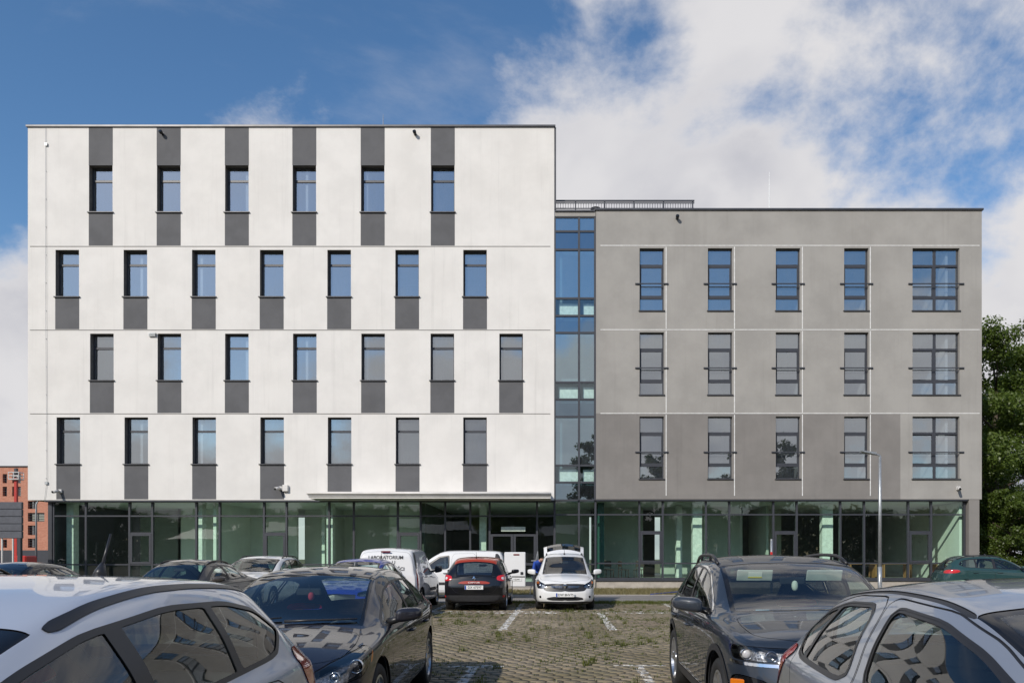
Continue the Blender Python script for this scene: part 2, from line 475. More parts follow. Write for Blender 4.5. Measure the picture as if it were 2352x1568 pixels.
def white_block():
    root = empty('office_building', (0, 0, 0))
    tag(root, 'five storey white rendered office block with staggered windows and charcoal fields', 'building')
    X0, X1, Z0, Z1 = fx(64), fx(1273), fz(1148), fz(291)
    holes = []
    for (cols, v0, v1, vb, above) in ROWS_W:
        for (u0, u1) in cols:
            h = casement_white(root, u0, u1, v0, v1); holes.append(h)
            p = MB(); p.box(h[0] - .01, h[1] + .01, FY - .006, FY + .02, fz(vb) + .02, h[2] - .052); p.build('charcoal_field', M_DARK_R, root)
            if above:
                p = MB(); p.box(h[0] - .01, h[1] + .01, FY - .006, FY + .02, h[3] + .0, Z1 - .002); p.build('charcoal_field', M_DARK_R, root)
    block(root, 'wall', M_WHITE_R, X0, X1, Z0, Z1, holes, 15.0, .26, M_REVEAL)
    for v in (566, 758, 950):
        g = MB(); g.box(fx(69), fx(1264), FY - .010, FY + .004, fz(v) - .012, fz(v) + .012); g.build('joint_profile', M_GROOVE, root)
    c = MB(); c.box(X0 - .06, X1 + .06, FY - .07, FY + 15.06, Z1 - .03, Z1 + .055); c.build('roof_coping', M_COPING, root)
    d = MB(); d.box(X1 + .01, X1 + .09, FY + .02, FY + .10, fz(480), Z1 - .03); d.build('downpipe', M_COPING, root)
    # rooms behind the windows
    for i, (va, vb) in enumerate(((300, 560), (568, 752), (760, 944), (952, 1140))):
        b = MB(); za, zb = fz(vb), fz(va)
        b.box(X0 + .3, X1 - .3, FY + .34, FY + 5.4, za - .15, za); b.box(X0 + .3, X1 - .3, FY + .34, FY + 5.4, zb, zb + .12)
        b.box(X0 + .3, X1 - .3, FY + 5.2, FY + 5.35, za, zb)
        b.build('storey', M_STOREY, root)
        for k in range(9):
            x = X0 + 1.6 + k * 2.9 + (i % 2) * .7
            w = MB(); w.box(x, x + .12, FY + .36, FY + 5.15, za, zb); w.build('partition', M_STOREY, root)
    return root

def grey_block():
    root = empty('office_building', (0, 0, 0))
    tag(root, 'four storey grey rendered office block with guard bars across tall windows', 'building')
    X0, X1, Z0, Z1 = fx(1369), fx(2255), fz(1146), fz(482)
    W1 = fx(56) - fx(0); W2 = fx(108) - fx(0); Hh = fz(0) - fz(143)
    b = lambda f: Hh * (1 - f)
    bars1 = [(.05, W1 - .05, b(.30), b(.245)), (.05, W1 - .05, b(.80), b(.745)), (.05, .10, b(.745), b(.30)), (W1 - .10, W1 - .05, b(.745), b(.30))]
    f1 = frame_mesh('window', W1, Hh, bars1, .05)
    c = W2 / 2
    bars2 = [(c - .06, c + .06, .05, Hh - .05), (.05, c - .061, b(.285), b(.25)), (c + .061, W2 - .05, b(.285), b(.25)), (.05, c - .061, b(.80), b(.755)), (c + .061, W2 - .05, b(.80), b(.755)), (c - .12, c - .061, b(.755), b(.285))]
    f2 = frame_mesh('window', W2, Hh, bars2, .05)
    holes = []
    for v0 in (570, 763, 956):
        z0 = fz(v0 + 143)
        for (u0, u1) in ((1469, 1525), (1626, 1682), (1782, 1838), (1939, 1995), (2096, 2204)):
            dbl = u0 > 2050; w = W2 if dbl else W1; x0 = fx(u0)
            o = inst('window', f2 if dbl else f1, root, (x0, FY + .16, z0))
            xs = [(.05, c - .06), (c + .06, W2 - .05)] if dbl else [(.05, W1 - .05)]
            for (a, e) in xs:
                for (lo, hi) in ((.05, b(.80)), (b(.745), b(.30)), (b(.245), Hh - .05)): pane(o, a, .03, lo, e - a, hi - lo, M_WIN)
            s = MB(); s.rbox(-.05, w + .05, -.22, .02, -.05, .0, .008); inst('sill', s.mesh('sill', M_COPING), o)
            g = MB(); zb_ = Hh * .425; g.box(-.21, .0, -.20, -.165, zb_ - .035, zb_ + .035); g.box(w, w + .21, -.20, -.165, zb_ - .035, zb_ + .035); g.box(-.18, w + .18, -.23, -.19, zb_ - .022, zb_ + .022)
            inst('guard_bar', g.mesh('guard_bar', M_FRAME), o)
            holes.append((x0, x0 + w, z0, z0 + Hh))
    zj = fz(949)
    block(root, 'wall', M_GREY_R, X0, X1, Z0, Z1, holes, 15.0, .16, M_GREY_R, [(Z0, zj, M_GREY_R2, X0, fx(2068)), (Z0, zj, M_GREY_R, fx(2068), X1), (zj, Z1, M_GREY_R)])
    m = MB(); m.add([(X0, FY, Z0), (X0, FY + 15, Z0), (X0, FY + 15, zj), (X0, FY, zj), (X1, FY, Z0), (X1, FY + 15, Z0), (X1, FY + 15, zj), (X1, FY, zj)], [(0, 3, 2, 1), (4, 5, 6, 7), (1, 2, 6, 5)]); m.build('wall', M_GREY_R2, root)
    for v in (564, 757, 949):
        g = MB(); g.box(fx(1379), fx(2250), FY - .010, FY + .004, fz(v) - .018, fz(v) + .018); g.build('joint_profile', M_PROFILE, root)
    for u in (1530, 1687, 1843, 1999):
        for (va, vb) in ((567, 755), (760, 947), (952, 1138)):
            g = MB(); g.box(fx(u) - .020, fx(u) + .020, FY - .012, FY + .004, fz(vb), fz(va)); g.build('joint_profile', M_PROFILE, root)
    c_ = MB(); c_.box(X0 - .05, X1 + .06, FY - .07, FY + 15.06, Z1 - .03, Z1 + .055); c_.build('roof_coping', M_COPING, root)
    for i, (va, vb) in enumerate(((490, 560), (568, 752), (760, 944), (952, 1140))):
        if i == 0: continue
        bb = MB(); za, zb = fz(vb), fz(va)
        bb.box(X0 + .3, X1 - .3, FY + .3, FY + 5.4, za - .15, za); bb.box(X0 + .3, X1 - .3, FY + .3, FY + 5.4, zb, zb + .12); bb.box(X0 + .3, X1 - .3, FY + 5.2, FY + 5.35, za, zb)
        bb.build('storey', M_STOREY, root)
        for k in range(6):
            x = X0 + 3.9 + k * 3.25
            if x > X1 - .4: continue
            w = MB(); w.box(x, x + .12, FY + .32, FY + 5.15, za, zb); w.build('partition', M_STOREY, root)
    p = MB(); p.box(fx(2226), fx(2250), FY + .02, FY + 6, 0.0, Z0); p.build('corner_pier', M_GREY_R2, root)
    return root

def stair_tower(root_grey):
    root = empty('stair_tower', (0, 0, 0))
    tag(root, 'narrow glazed stair tower between the white and the grey block', 'building')
    U = (1274, 1330, 1367); V = (497, 530, 572, 684, 724, 763, 877, 916, 956, 1068, 1107, 1148)
    y = FY + .10
    for i, u in enumerate(U):
        m = MB(); m.box(fx(u) - .05, fx(u) + .05, y - .06, y + .08, fz(1148), fz(497)); m.build('mullion', M_FRAME, root)
    for v in V:
        for a, e in ((U[0], U[1]), (U[1], U[2])):
            m = MB(); m.box(fx(a) + .051, fx(e) - .051, y - .05, y + .07, fz(v) - .045, fz(v) + .045); m.build('transom', M_FRAME, root)
    for k in range(len(V) - 1):
        za, zb = fz(V[k + 1]) + .045, fz(V[k]) - .045
        mat = M_SPANDREL if k in (1, 4, 7, 10) else M_STAIRGLASS
        if k in (3, 6, 9): mat = sheet_glass('clear_band_glass', (0.80, 0.95, 0.93), 0.16, 0.0, (0.8, 0.95, 1.0))
        for a, e in ((U[0], U[1]), (U[1], U[2])):
            pane(root, fx(a) + .05, y, za, fx(e) - fx(a) - .1, zb - za, mat, .002)
            if k in (3, 6, 9):
                m = MB(); m.box(fx(a) + .20, fx(e) - .05, y + .25, y + .28, za + .02, zb - .12); m.build('blind', M_BLIND, root)
    b = MB()
    for v in (572, 724, 763, 916, 956, 1107, 1148): b.box(fx(1275), fx(1366), y + .4, y + 6, fz(v) - .1, fz(v) + .1)
    b.box(fx(1275), fx(1366), y + 6, y + 6.2, .5, fz(497)); b.build('storey', M_INT_WALL, root)
    p = MB(); p.box(fx(1274) + .01, fx(1368) - .002, FY + .03, FY + 14, fz(496), fz(486)); p.build('parapet', M_GREY_R, root)
    c = MB(); c.box(fx(1274) + .01, fx(1368) - .06, FY - .03, FY + 14, fz(486), fz(482.5)); c.build('roof_coping', M_COPING, root)
    m = MB(); m.box(fx(1290), fx(1345), y + .22, y + .26, fz(873), fz(866)); m.build('handrail_panel', M_BLIND, root)
    return root

def glazing(root, U, v_rows, casements, y, plinth=True, skip=()):
    """ground floor glazing: mullions, transoms and panes between the survey marks U"""
    vt, v1, vd, v2, vb = v_rows
    for u in U:
        m = MB(); m.box(fx(u) - .045, fx(u) + .045, y - .06, y + .09, fz(vb), fz(vt)); m.build('mullion', M_FRAME, root)
    for a, e in zip(U[:-1], U[1:]):
        xa, xe = fx(a) + .046, fx(e) - .046
        rows = [(vt, v1), (v1, v2), (v2, vb)]
        if (a, e) in casements: rows = [(vt, v1), (v1, vd), (vd, v2), (v2, vb)]
        if (a, e) in skip: rows = [(vt, v1), (v1, vd)]
        for (p, q) in rows:
            za, zb = fz(q) + .035, fz(p) - .035
            m = MB(); m.box(xa, xe, y - .05, y + .08, zb, zb + .07); m.build('transom', M_FRAME, root)
            if (p, q) == (vd, v2):
                fm = MB(); t = .10; d0, d1 = y - .075, y + .05
                fm.box(xa + .004, xa + t, d0, d1, za + .003, zb - .003); fm.box(xe - t, xe - .004, d0, d1, za + .003, zb - .003); fm.box(xa + t, xe - t, d0, d1, za + .003, za + t); fm.box(xa + t, xe - t, d0, d1, zb - t, zb - .003)
                f = fm.build('casement', M_FRAME, root); pane(f, xa + t, y - .01, za + t, xe - xa - 2 * t, zb - za - 2 * t, M_SHOP, .002)
            else: pane(root, xa, y, za, xe - xa, zb - za, M_SHOP, .0022)
        if (a, e) not in skip:
            m = MB(); m.box(xa, xe, y - .05, y + .08, fz(vb) - .035, fz(vb) + .035); m.build('transom', M_FRAME, root)

def ground_floor(white, grey, tower):
    y = FY + .38
    UL = (112, 187, 288, 341, 443, 497, 600, 652, 751, 808, 910, 963, 1020, 1078, 1123, 1233, 1273)
    cas = {(288, 341), (600, 652), (910, 963)}
    glazing(white, UL, (1148, 1183.5, 1223, 1296, 1328), cas, y, skip={(1123, 1233)})
    cp = MB(); cp.box(fx(101), fx(110), y - .10, y + 12, 0, fz(1148)); cp.build('corner_post', M_FRAME, white)
    UR = (1369, 1470, 1524, 1624, 1678, 1780, 1834, 1935, 1990, 2092, 2145, 2222)
    yr = FY + .30
    glazing(grey, UR, (1147, 1180.5, 1220, 1293, 1328), {(1470, 1524), (1780, 1834), (2092, 2145)}, yr)
    glazing(tower, (1274, 1330, 1368), (1148, 1181, 1220, 1295, 1328), set(), FY + .2)
    # entrance doors
    xa, xe = fx(1123) + .05, fx(1233) - .05; xm = (xa + xe) / 2
    for (a, e) in ((xa, xm - .01), (xm + .01, xe)):
        d = MB(); t = .11; zt = fz(1223) - .05
        d.box(a, a + t, y - .06, y + .04, .16, zt); d.box(e - t, e, y - .06, y + .04, .16, zt); d.box(a + t, e - t, y - .06, y + .04, .16, .36); d.box(a + t, e - t, y - .06, y + .04, zt - t, zt); d.box(a + t, e - t, y - .06, y + .04, 1.15, 1.27)
        o = d.build('door', M_FRAME, white)
        pane(o, a + t, y, .36, e - a - 2 * t, .79, M_SHOP); pane(o, a + t, y, 1.27, e - a - 2 * t, zt - t - 1.27, M_SHOP)
        h = MB(); hx = e - .06 if a == xa else a + .06
        h.tube([(hx, y - .12, .9), (hx, y - .12, 1.6)], .018, 8); h.build('door_handle', M_STEEL, o)
    s = MB(); s.box(fx(1150), fx(1206), y - .085, y - .055, fz(1220) + .02, fz(1210) + .03); s.build('exit_sign', plain('pale_green_panel', (.50, .58, .50), .6), white)  # exit sign over the entrance doors, as a plain panel
    for (rt, a, e, v_, yy) in ((white, 101, 1272, 1148, y), (grey, 1369, 2224, 1146, yr)):
        m = MB(); m.box(fx(a), fx(e), FY + .03, yy + .1, fz(v_) - .075, fz(v_) - .004); m.build('dark_head_strip', M_FRAME, rt)  # added dark strip: shadow line under the block, covers the lit gap above the glazing
    # plinth
    p = MB(); p.box(fx(101), fx(1110), y - .08, y + .25, -.05, fz(1331)); p.build('plinth', M_PLINTH, white)
    p = MB(); p.box(fx(1245), fx(1368), FY + .14, FY + .5, -.05, fz(1331)); p.build('plinth', M_PLINTH, tower)
    p = MB(); p.box(fx(1369), fx(2226), yr - .08, yr + .25, -.05, fz(1331)); p.build('plinth', M_PLINTH, grey)
    for (rt, a, e, yy) in ((white, 104, 1110, y), (grey, 1369, 2226, yr)):
        sl = MB(); sl.box(fx(a), fx(e), yy - .14, yy - .05, fz(1334), fz(1329)); sl.build('sill', M_FRAME, rt)
    st = MB(); st.box(fx(1100), fx(1260), FY - 1.6, y + .2, -.02, .15); st.build('doorstep', M_PLINTH, white)
    # canopy
    c = MB(); xa, xe = -11.42, -.30; yb, yf = FY - .005, FY - 1.5
    c.box(xa, xe, yf, yb, 4.24, 4.46); c.box(xa - .03, xe + .03, yf - .06, yf - .002, 4.34, 4.44); c.box(xa + .6, xe - .02, yf + .1, yb, 4.462, 4.56)
    o = c.build('canopy', M_SILVERW, white)
    g = MB(); g.tube([(xa - .05, yf - .11, 4.47), (xe + .03, yf - .11, 4.45)], .05, 10); g.build('gutter', M_SILVERW, o, True)
    # inside
    f = MB(); f.box(fx(113), fx(1272), y + .12, FY + 14, .30, .48); f.build('floor', M_INT_FLOOR, white)
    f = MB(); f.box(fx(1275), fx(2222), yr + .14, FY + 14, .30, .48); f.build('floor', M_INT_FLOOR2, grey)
    ce = MB(); ce.box(fx(113), fx(1272), y + .12, FY + 14, 4.20, 4.27); ce.build('ceiling', M_INT_WALL, white)
    ce = MB(); ce.box(fx(1275), fx(2222), yr + .14, FY + 14, 4.22, 4.29); ce.build('ceiling', M_INT_WALL, grey)
    def wl(rt, x0, x1, y0, y1, mat=None):
        mat = mat or (M_INT_WALL if rt is white else M_INT_RIGHT)
        m = MB(); m.box(x0, x1, FY + y0, FY + y1, .48, 4.2); m.build('inner_wall', mat, rt)
    wl(white, fx(113) + .2, fx(288), 7.5, 7.7); wl(white, fx(288), fx(600), 5.0, 5.2); wl(white, fx(600), fx(860), 6.2, 6.4); wl(white, fx(860), fx(965), 3.2, 3.4)
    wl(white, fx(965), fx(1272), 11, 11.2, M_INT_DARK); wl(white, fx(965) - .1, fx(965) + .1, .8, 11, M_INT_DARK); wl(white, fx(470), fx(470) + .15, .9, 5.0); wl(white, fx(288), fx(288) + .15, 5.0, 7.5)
    wl(white, fx(700), fx(700) + .15, 2.6, 6.2)
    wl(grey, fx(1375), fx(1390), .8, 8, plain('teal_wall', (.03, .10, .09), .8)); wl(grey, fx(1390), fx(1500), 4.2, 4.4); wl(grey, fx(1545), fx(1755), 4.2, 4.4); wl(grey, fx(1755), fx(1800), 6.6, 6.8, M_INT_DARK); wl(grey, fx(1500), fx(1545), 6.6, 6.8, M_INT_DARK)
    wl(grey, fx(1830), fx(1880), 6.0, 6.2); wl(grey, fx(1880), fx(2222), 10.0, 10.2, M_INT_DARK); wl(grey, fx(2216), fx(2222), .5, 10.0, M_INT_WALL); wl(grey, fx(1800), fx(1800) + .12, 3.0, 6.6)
    for (rt, ua, ub) in ((white, 121, 138), (white, 426, 442), (white, 735, 750), (white, 1096, 1112), (grey, 1600, 1622), (grey, 1906, 1931), (grey, 1572, 1586)):
        m = MB(); yy = FY + (1.0 if ua != 1572 else 2.4); m.rbox(fx(ua), fx(ub), yy, yy + .42, .48, 4.2, .01); m.build('column', M_COLUMN, rt)

def roof_things():
    # railing over the stair tower
    y = FY + .75; k = F_PX / y; X = lambda u: (u - VPX) / k; Z = lambda v: H - (v - VPY) / k
    root = empty('roof_railing', (0, 0, 0)); tag(root, 'dark steel roof railing with thin balusters above the stair tower', 'railing')
    xa, xe, zt, zb = X(1276), X(1592), Z(461), fz(482) + .06
    for u in (1276, 1322, 1389, 1456, 1524, 1591):
        m = MB(); m.box(X(u) - .03, X(u) + .03, y - .02, y + .02, zb, zt); m.build('post', M_FRAME, root)
    for (v, t) in ((461.5, .035), (466.5, .022), (479, .022)):
        m = MB(); m.box(xa, xe + .06, y - .035 if t > .03 else y - .018, y + .035 if t > .03 else y + .018, Z(v) - t, Z(v) + t); m.build('rail', M_FRAME, root)
    bm = MB(); bm.box(-.011, .011, -.011, .011, Z(479) + .02, Z(466.5) - .02); me = bm.mesh('baluster', M_FRAME)
    x = xa + .12
    while x < xe - .05: inst('baluster', me, root, (x, y, 0)); x += .125
    v = empty('roof_vent', (X(1371), FY + 2.0, fz(482))); tag(v, 'louvred dark metal vent cowl on pale base behind the railing', 'vent')
    b = MB(); b.rbox(-.20, .20, -.20, .20, 0, .55, .02); b.box(-.42, .42, -.42, .42, .0, .08); b.build('base', plain('pale_zinc', (.55, .60, .62), .5, .3), v)
    for i in range(5):
        l = MB(); l.lathe([(.27, .58 + i * .075), (.27, .61 + i * .075), (.20, .64 + i * .075)], 16); l.build('louvre', M_FRAME, v)
    l = MB(); l.lathe([(.20, .5), (.20, .96), (.26, .98), (.001, 1.03)], 16); l.build('cowl', M_FRAME, v)
    for (u, va, vb, yy, lb) in ((880, 262, 290, FY + 2, 'short lightning rod on the white roof edge'), (1767, 395, 484, FY + 4, 'tall thin lightning rod standing on the grey roof')):
        k2 = F_PX / yy; m = MB(); x = (u - VPX) / k2
        m.tube([(x, yy, fz(vb)), (x, yy, H - ((va + vb) / 2 - VPY) / k2), (x, yy, H - (va - VPY) / k2)], [.03, .018, .008], 6)
        tag(m.build('lightning_rod', M_STEEL), lb, 'lightning rod')
    w = MB(); pts = [(fx(106), FY - .04, fz(292)), (fx(106.5), FY - .05, fz(700)), (fx(109), FY - .04, fz(1105)), (fx(103), FY - .04, fz(1150))]
    w.tube(pts, .007, 5)
    for v_ in range(330, 1140, 64): w.box(fx(106.5) - .012, fx(106.5) + .012, FY - .045, FY + .01, fz(v_) - .008, fz(v_) + .008)
    w.box(fx(106) - .03, fx(110), FY - .07, FY, fz(336), fz(330)); w.box(fx(107) - .05, fx(111), FY - .07, FY, fz(1112), fz(1106))
    tag(w.build('lightning_cable', M_STEEL), 'thin lightning conductor cable running down the white wall near its left corner', 'cable')
    def spot(u, v, lb):
        r = empty('facade_lamp', (fx(u), FY - .0, fz(v))); tag(r, lb, 'lamp')
        m = MB(); m.lathe([(.001, 0), (.07, 0), (.07, -.05), (.001, -.05)], 14, 'y'); m.build('wall_plate', M_FRAME, r)
        m = MB(); m.tube([(0, -.04, 0), (0, -.14, .0), (-.01, -.24, .03)], [.05, .08, .085], 12); m.build('lamp_head', M_GLOSSBLACK, r, True)
    spot(374, 309, 'black spotlight on charcoal field under the white roof edge'); spot(954, 309, 'black spotlight on bare white wall under the roof edge'); spot(1555, 502, 'black spotlight high on the grey wall')
    def cctv(u, v, lb, flood=False):
        r = empty('security_camera', (fx(u), FY - .005, fz(v))); tag(r, lb, 'camera')
        m = MB(); m.rbox(-.09, .09, -.10, 0, -.09, .09, .02); m.build('bracket', M_SILVERW, r)
        m = MB(); m.tube([(-.0, -.08, 0), (-.03, -.16, .0)], .035, 8); m.tube([(-.03, -.14, .0), (-.12, -.42, -.06)], [.075, .07], 12); m.build('camera_body', M_SILVERW, r, True)
        m = MB(); m.tube([(-.118, -.415, -.058), (-.126, -.44, -.064)], .055, 12); m.build('lens', M_GLOSSBLACK, r, True)
        if flood:
            m = MB(); m.rbox(.12, .38, -.14, -.0, -.16, .16, .02); m.build('junction_box', M_SILVERW, r)
    cctv(140, 1128, 'small white security camera low on the left charcoal field'); cctv(645, 1121, 'white security camera beside a square junction box on charcoal field', True); cctv(2200, 1121, 'small white security camera on the lower grey wall')
    v = empty('wall_vent', (fx(351), FY, fz(769))); tag(v, 'small louvred metal vent beside a window of the white front', 'vent')
    for i in range(3):
        m = MB(); m.box(-.17, .17, -.10, .005, -.07 + i * .06, -.045 + i * .06); m.build('slat', M_STEEL, v)

_w = white_block(); _g = grey_block(); _t = stair_tower(_g)
ground_floor(_w, _g, _t); roof_things()
# ================================================================== cars
# A car body is one smooth shell (stations along the length, a section at each), cut along
# outlines given in side, plan or wrapped-front view into doors, panes, lamps and trim.
def pchip(pts, xq):
    p = np.array(pts, float); x, y = p[:, 0], p[:, 1]
    h = np.diff(x); d = np.diff(y) / h
    m = np.zeros(len(x)); m[0], m[-1] = d[0], d[-1]
    for i in range(1, len(x) - 1):
        if d[i - 1] * d[i] > 0:
            w1, w2 = 2 * h[i] + h[i - 1], h[i] + 2 * h[i - 1]
            m[i] = (w1 + w2) / (w1 / d[i - 1] + w2 / d[i])
    xq = np.clip(xq, x[0], x[-1]); k = np.clip(np.searchsorted(x, xq) - 1, 0, len(x) - 2)
    t = (xq - x[k]) / h[k]
    return ((2 * t**3 - 3 * t**2 + 1) * y[k] + (t**3 - 2 * t**2 + t) * h[k] * m[k]
            + (-2 * t**3 + 3 * t**2) * y[k + 1] + (t**3 - t**2) * h[k] * m[k + 1])

def gsm(a, sig):
    if sig <= 0: return a
    r = int(3 * sig) + 1; k = np.exp(-0.5 * (np.arange(-r, r + 1) / sig) ** 2); k /= k.sum()
    lo = 2 * a[0] - a[1:r + 1][::-1]; hi = 2 * a[-1] - a[-r - 1:-1][::-1]
    b = np.concatenate([lo, a, hi])
    if a.ndim == 1: return np.convolve(b, k, 'valid')
    return np.stack([np.convolve(b[:, j], k, 'valid') for j in range(a.shape[1])], 1)

def chaikin(poly, n=2, w=0.25):
    p = np.array(poly, float)
    for _ in range(n):
        q = np.roll(p, -1, 0)
        p = np.stack([(1 - w) * p + w * q, w * p + (1 - w) * q], 1).reshape(-1, 2)
    return p

def sdf(px, pz, poly):
    """signed distance (negative inside) of points to a closed polygon"""
    P = np.stack([px, pz], 1); a = np.array(poly, float); b = np.roll(a, -1, 0)
    best = np.full(len(P), 1e9); ins = np.zeros(len(P), bool)
    for (A, B) in zip(a, b):
        e = B - A; l2 = e @ e
        if l2 < 1e-14: continue
        w = P - A; t = np.clip(w @ e / l2, 0, 1)
        d = w - t[:, None] * e; best = np.minimum(best, (d * d).sum(1))
        c = (A[1] <= P[:, 1]) != (B[1] <= P[:, 1])
        with np.errstate(divide='ignore', invalid='ignore'):
            xi = A[0] + (P[:, 1] - A[1]) * e[0] / e[1]
        ins ^= c & (P[:, 0] < xi)
    d = np.sqrt(best)
    return np.where(ins, -d, d)

def split(P, T, f):
    """cut triangles along f = 0; returns (P, inside triangles, outside triangles)"""
    if len(T) == 0: return P, T, T
    s = f < 0; st = s[T]; c = st.sum(1)
    ins = [T[c == 3]]; out = [T[c == 0]]; newP = [P]; base = len(P)
    for n_in in (1, 2):
        tt = T[c == n_in]
        if len(tt) == 0: continue
        m = st[c == n_in]
        lone = np.argmax(m if n_in == 1 else ~m, 1); r = np.arange(len(tt))
        a, b, d = tt[r, lone], tt[r, (lone + 1) % 3], tt[r, (lone + 2) % 3]
        def cut(i, j):
            w = (f[i] / (f[i] - f[j]))[:, None]
            return P[i] * (1 - w) + P[j] * w
        ab, ad = cut(a, b), cut(a, d); k = len(tt)
        iab = base + np.arange(k); iad = base + k + np.arange(k); base += 2 * k
        newP += [ab, ad]
        tip = np.stack([a, iab, iad], 1); q1 = np.stack([iab, b, d], 1); q2 = np.stack([iab, d, iad], 1)
        if n_in == 1: ins.append(tip); out += [q1, q2]
        else: out.append(tip); ins += [q1, q2]
    return np.concatenate(newP), np.concatenate(ins), np.concatenate(out)

SEG = np.array([2, 4, 6, 6, 3, 6, 6, 4, 6, 8])
CUM = np.concatenate([[0], np.cumsum(SEG)])           # section parameter of each control point
NH = CUM[-1]

class Shell:
    """the cut-up body of one car; local x forward from the rear bumper, y left, z up"""
    def __init__(s, sp, res=0.03, dens=1):
        s.sp = sp; L = s.L = sp['L']; s.dens = dens; nh = NH * dens
        xf = np.linspace(0, L, int(L / 0.01) + 1)
        def cur(key, sig): return gsm(pchip(sp[key], xf), sig)
        top, belt, wsh, wt, drop = cur('top', sp.get('soft', 4)), cur('belt', 6), cur('wsh', 3), cur('wt', 6), cur('drop', 8)
        zb = pchip(sp['zb'], xf)
        e = np.linspace(0, 1, 9 if dens == 1 else 23)[:-1] ** 1.5 * 0.22
        xs = np.concatenate([e, np.arange(0.22, L - 0.22, res), L - e[::-1]])
        I = lambda a: np.interp(xs, xf, a)
        top, belt, wsh, wt, drop, zb = map(I, (top, belt, wsh, wt, drop, zb))
        edge = top - drop
        belt = np.minimum(belt, edge - 0.03); g = edge - belt
        wt = np.minimum(wt, wsh - 0.02); wm = wsh + sp.get('flank', 0.015)
        o5 = np.minimum(0.035, 0.25 * g); o7 = np.minimum(0.055, 0.3 * g)
        tuck = sp.get('tuck', 0.035)
        C = np.zeros((len(xs), 11, 2)); lerp = lambda a, b, t: a + (b - a) * t
        C[:, 0] = np.stack([wm - 0.16, zb - 0.01], 1)
        C[:, 1] = np.stack([wm - 0.035, zb + 0.02], 1)
        C[:, 2] = np.stack([wm - 0.004, zb + 0.16], 1)
        C[:, 3] = np.stack([wm + 0.004, lerp(zb, belt, 0.72)], 1)
        C[:, 4] = np.stack([wsh, belt], 1)
        C[:, 5] = np.stack([wsh - np.minimum(tuck, 0.3 * (wsh - wt) + 0.004), belt + o5], 1)
        C[:, 7] = np.stack([wt + 0.02, edge - o7], 1)
        C[:, 6] = (C[:, 5] + C[:, 7]) / 2; C[:, 6, 0] += np.minimum(0.02, 0.08 * g)
        C[:, 8] = np.stack([wt - 0.05, edge + 0.1 * drop], 1)
        C[:, 9] = np.stack([wt * 0.55, top - 0.28 * drop], 1)
        C[:, 10] = np.stack([wt * 0, top], 1)
        rows = []
        for k, n in enumerate(SEG * dens):
            t = np.arange(n) / n
            rows.append(C[:, k][:, None] * (1 - t)[None, :, None] + C[:, k + 1][:, None] * t[None, :, None])
        rows.append(C[:, 10][:, None]); half = np.concatenate(rows, 1)             # N x (NH+1) x 2
        full = np.concatenate([half, half[:, -2::-1] * [-1, 1]], 1)                # left side, over the top, right side
        vid = np.concatenate([np.arange(nh + 1), np.arange(nh)[::-1]]).astype(float) / dens
        full = np.stack([gsm(q, sp.get('round', 1.5 if dens == 1 else 1.05) * dens) for q in full])
        X = np.repeat(xs[:, None], full.shape[1], 1); Y = full[:, :, 0]; Z = full[:, :, 1]
        # ends: shells close towards the middle
        caps = np.array([0.93, 0.84, 0.73, 0.6, 0.46, 0.3, 0.15, 0.0]) if dens == 1 else np.linspace(1, 0, 25)[1:]
        s.nc = len(caps)
        bul_r, bul_f = sp.get('bulge', (0.05, 0.07))
        rx = np.stack([0 * Y[0] - bul_r * (1 - c * c) for c in caps[::-1]]); ry = np.stack([Y[0] * c for c in caps[::-1]]); rz = np.stack([Z[0]] * len(caps))
        fx_ = np.stack([L + 0 * Y[-1] + bul_f * (1 - c * c) for c in caps]); fy_ = np.stack([Y[-1] * c for c in caps]); fz_ = np.stack([Z[-1]] * len(caps))
        X = np.concatenate([rx, X, fx_]); Y = np.concatenate([ry, Y, fy_]); Z = np.concatenate([rz, Z, fz_])
        n_c = len(caps)
        pad = lambda a: np.concatenate([[a[0]] * n_c, a, [a[-1]] * n_c])
        WT = np.repeat(pad(wt)[:, None], Y.shape[1], 1); BE = np.repeat(pad(belt)[:, None], Y.shape[1], 1)
        # lean of the tail and the nose
        kr = np.clip(1 - X / sp.get('lean_len', (0.7, 0.7))[0], 0, 1) ** 1.5
        kf = np.clip(1 - (L - X) / sp.get('lean_len', (0.7, 0.7))[1], 0, 1) ** 1.5
        X = X + kr * np.interp(Z, *np.array(sp['lean_r']).T) - kf * np.interp(Z, *np.array(sp['lean_f']).T)
        G = np.stack([X, Y, Z], 2)
        du = np.gradient(G, axis=0); dv = np.gradient(G, axis=1)
        nrm = np.cross(dv, du); ln = np.linalg.norm(nrm, axis=2, keepdims=True)
        nrm = nrm / np.maximum(ln, 1e-9)
        # caps meet in a line at y = 0: their normal there points along the car
        nrm[0] = nrm[1]; nrm[-1] = nrm[-2]
        s.gridX, s.G, s.N3 = xs, G, nrm
        nu, nv = G.shape[:2]
        VID = np.repeat(vid[None], nu, 0)
        s.P = np.concatenate([G.reshape(-1, 3), nrm.reshape(-1, 3), VID.reshape(-1, 1), WT.reshape(-1, 1), BE.reshape(-1, 1)], 1)
        i, j = np.meshgrid(np.arange(nu - 1), np.arange(nv - 1), indexing='ij')
        a = (i * nv + j).ravel(); b = a + 1; c = a + nv; d = c + 1
        T = np.concatenate([np.stack([a, b, d], 1), np.stack([a, d, c], 1)])
        # orientation: geometric normal along the stored one
        p = s.P; gn = np.cross(p[T[:, 1], :3] - p[T[:, 0], :3], p[T[:, 2], :3] - p[T[:, 0], :3])
        flip = (gn * p[T[:, 0], 3:6]).sum(1) < 0
        T[flip] = T[flip][:, ::-1]
        s.body = T; s.pieces = []            # (name, triangles, material, offset)
        s.seam = [np.zeros((0, 3), int)]
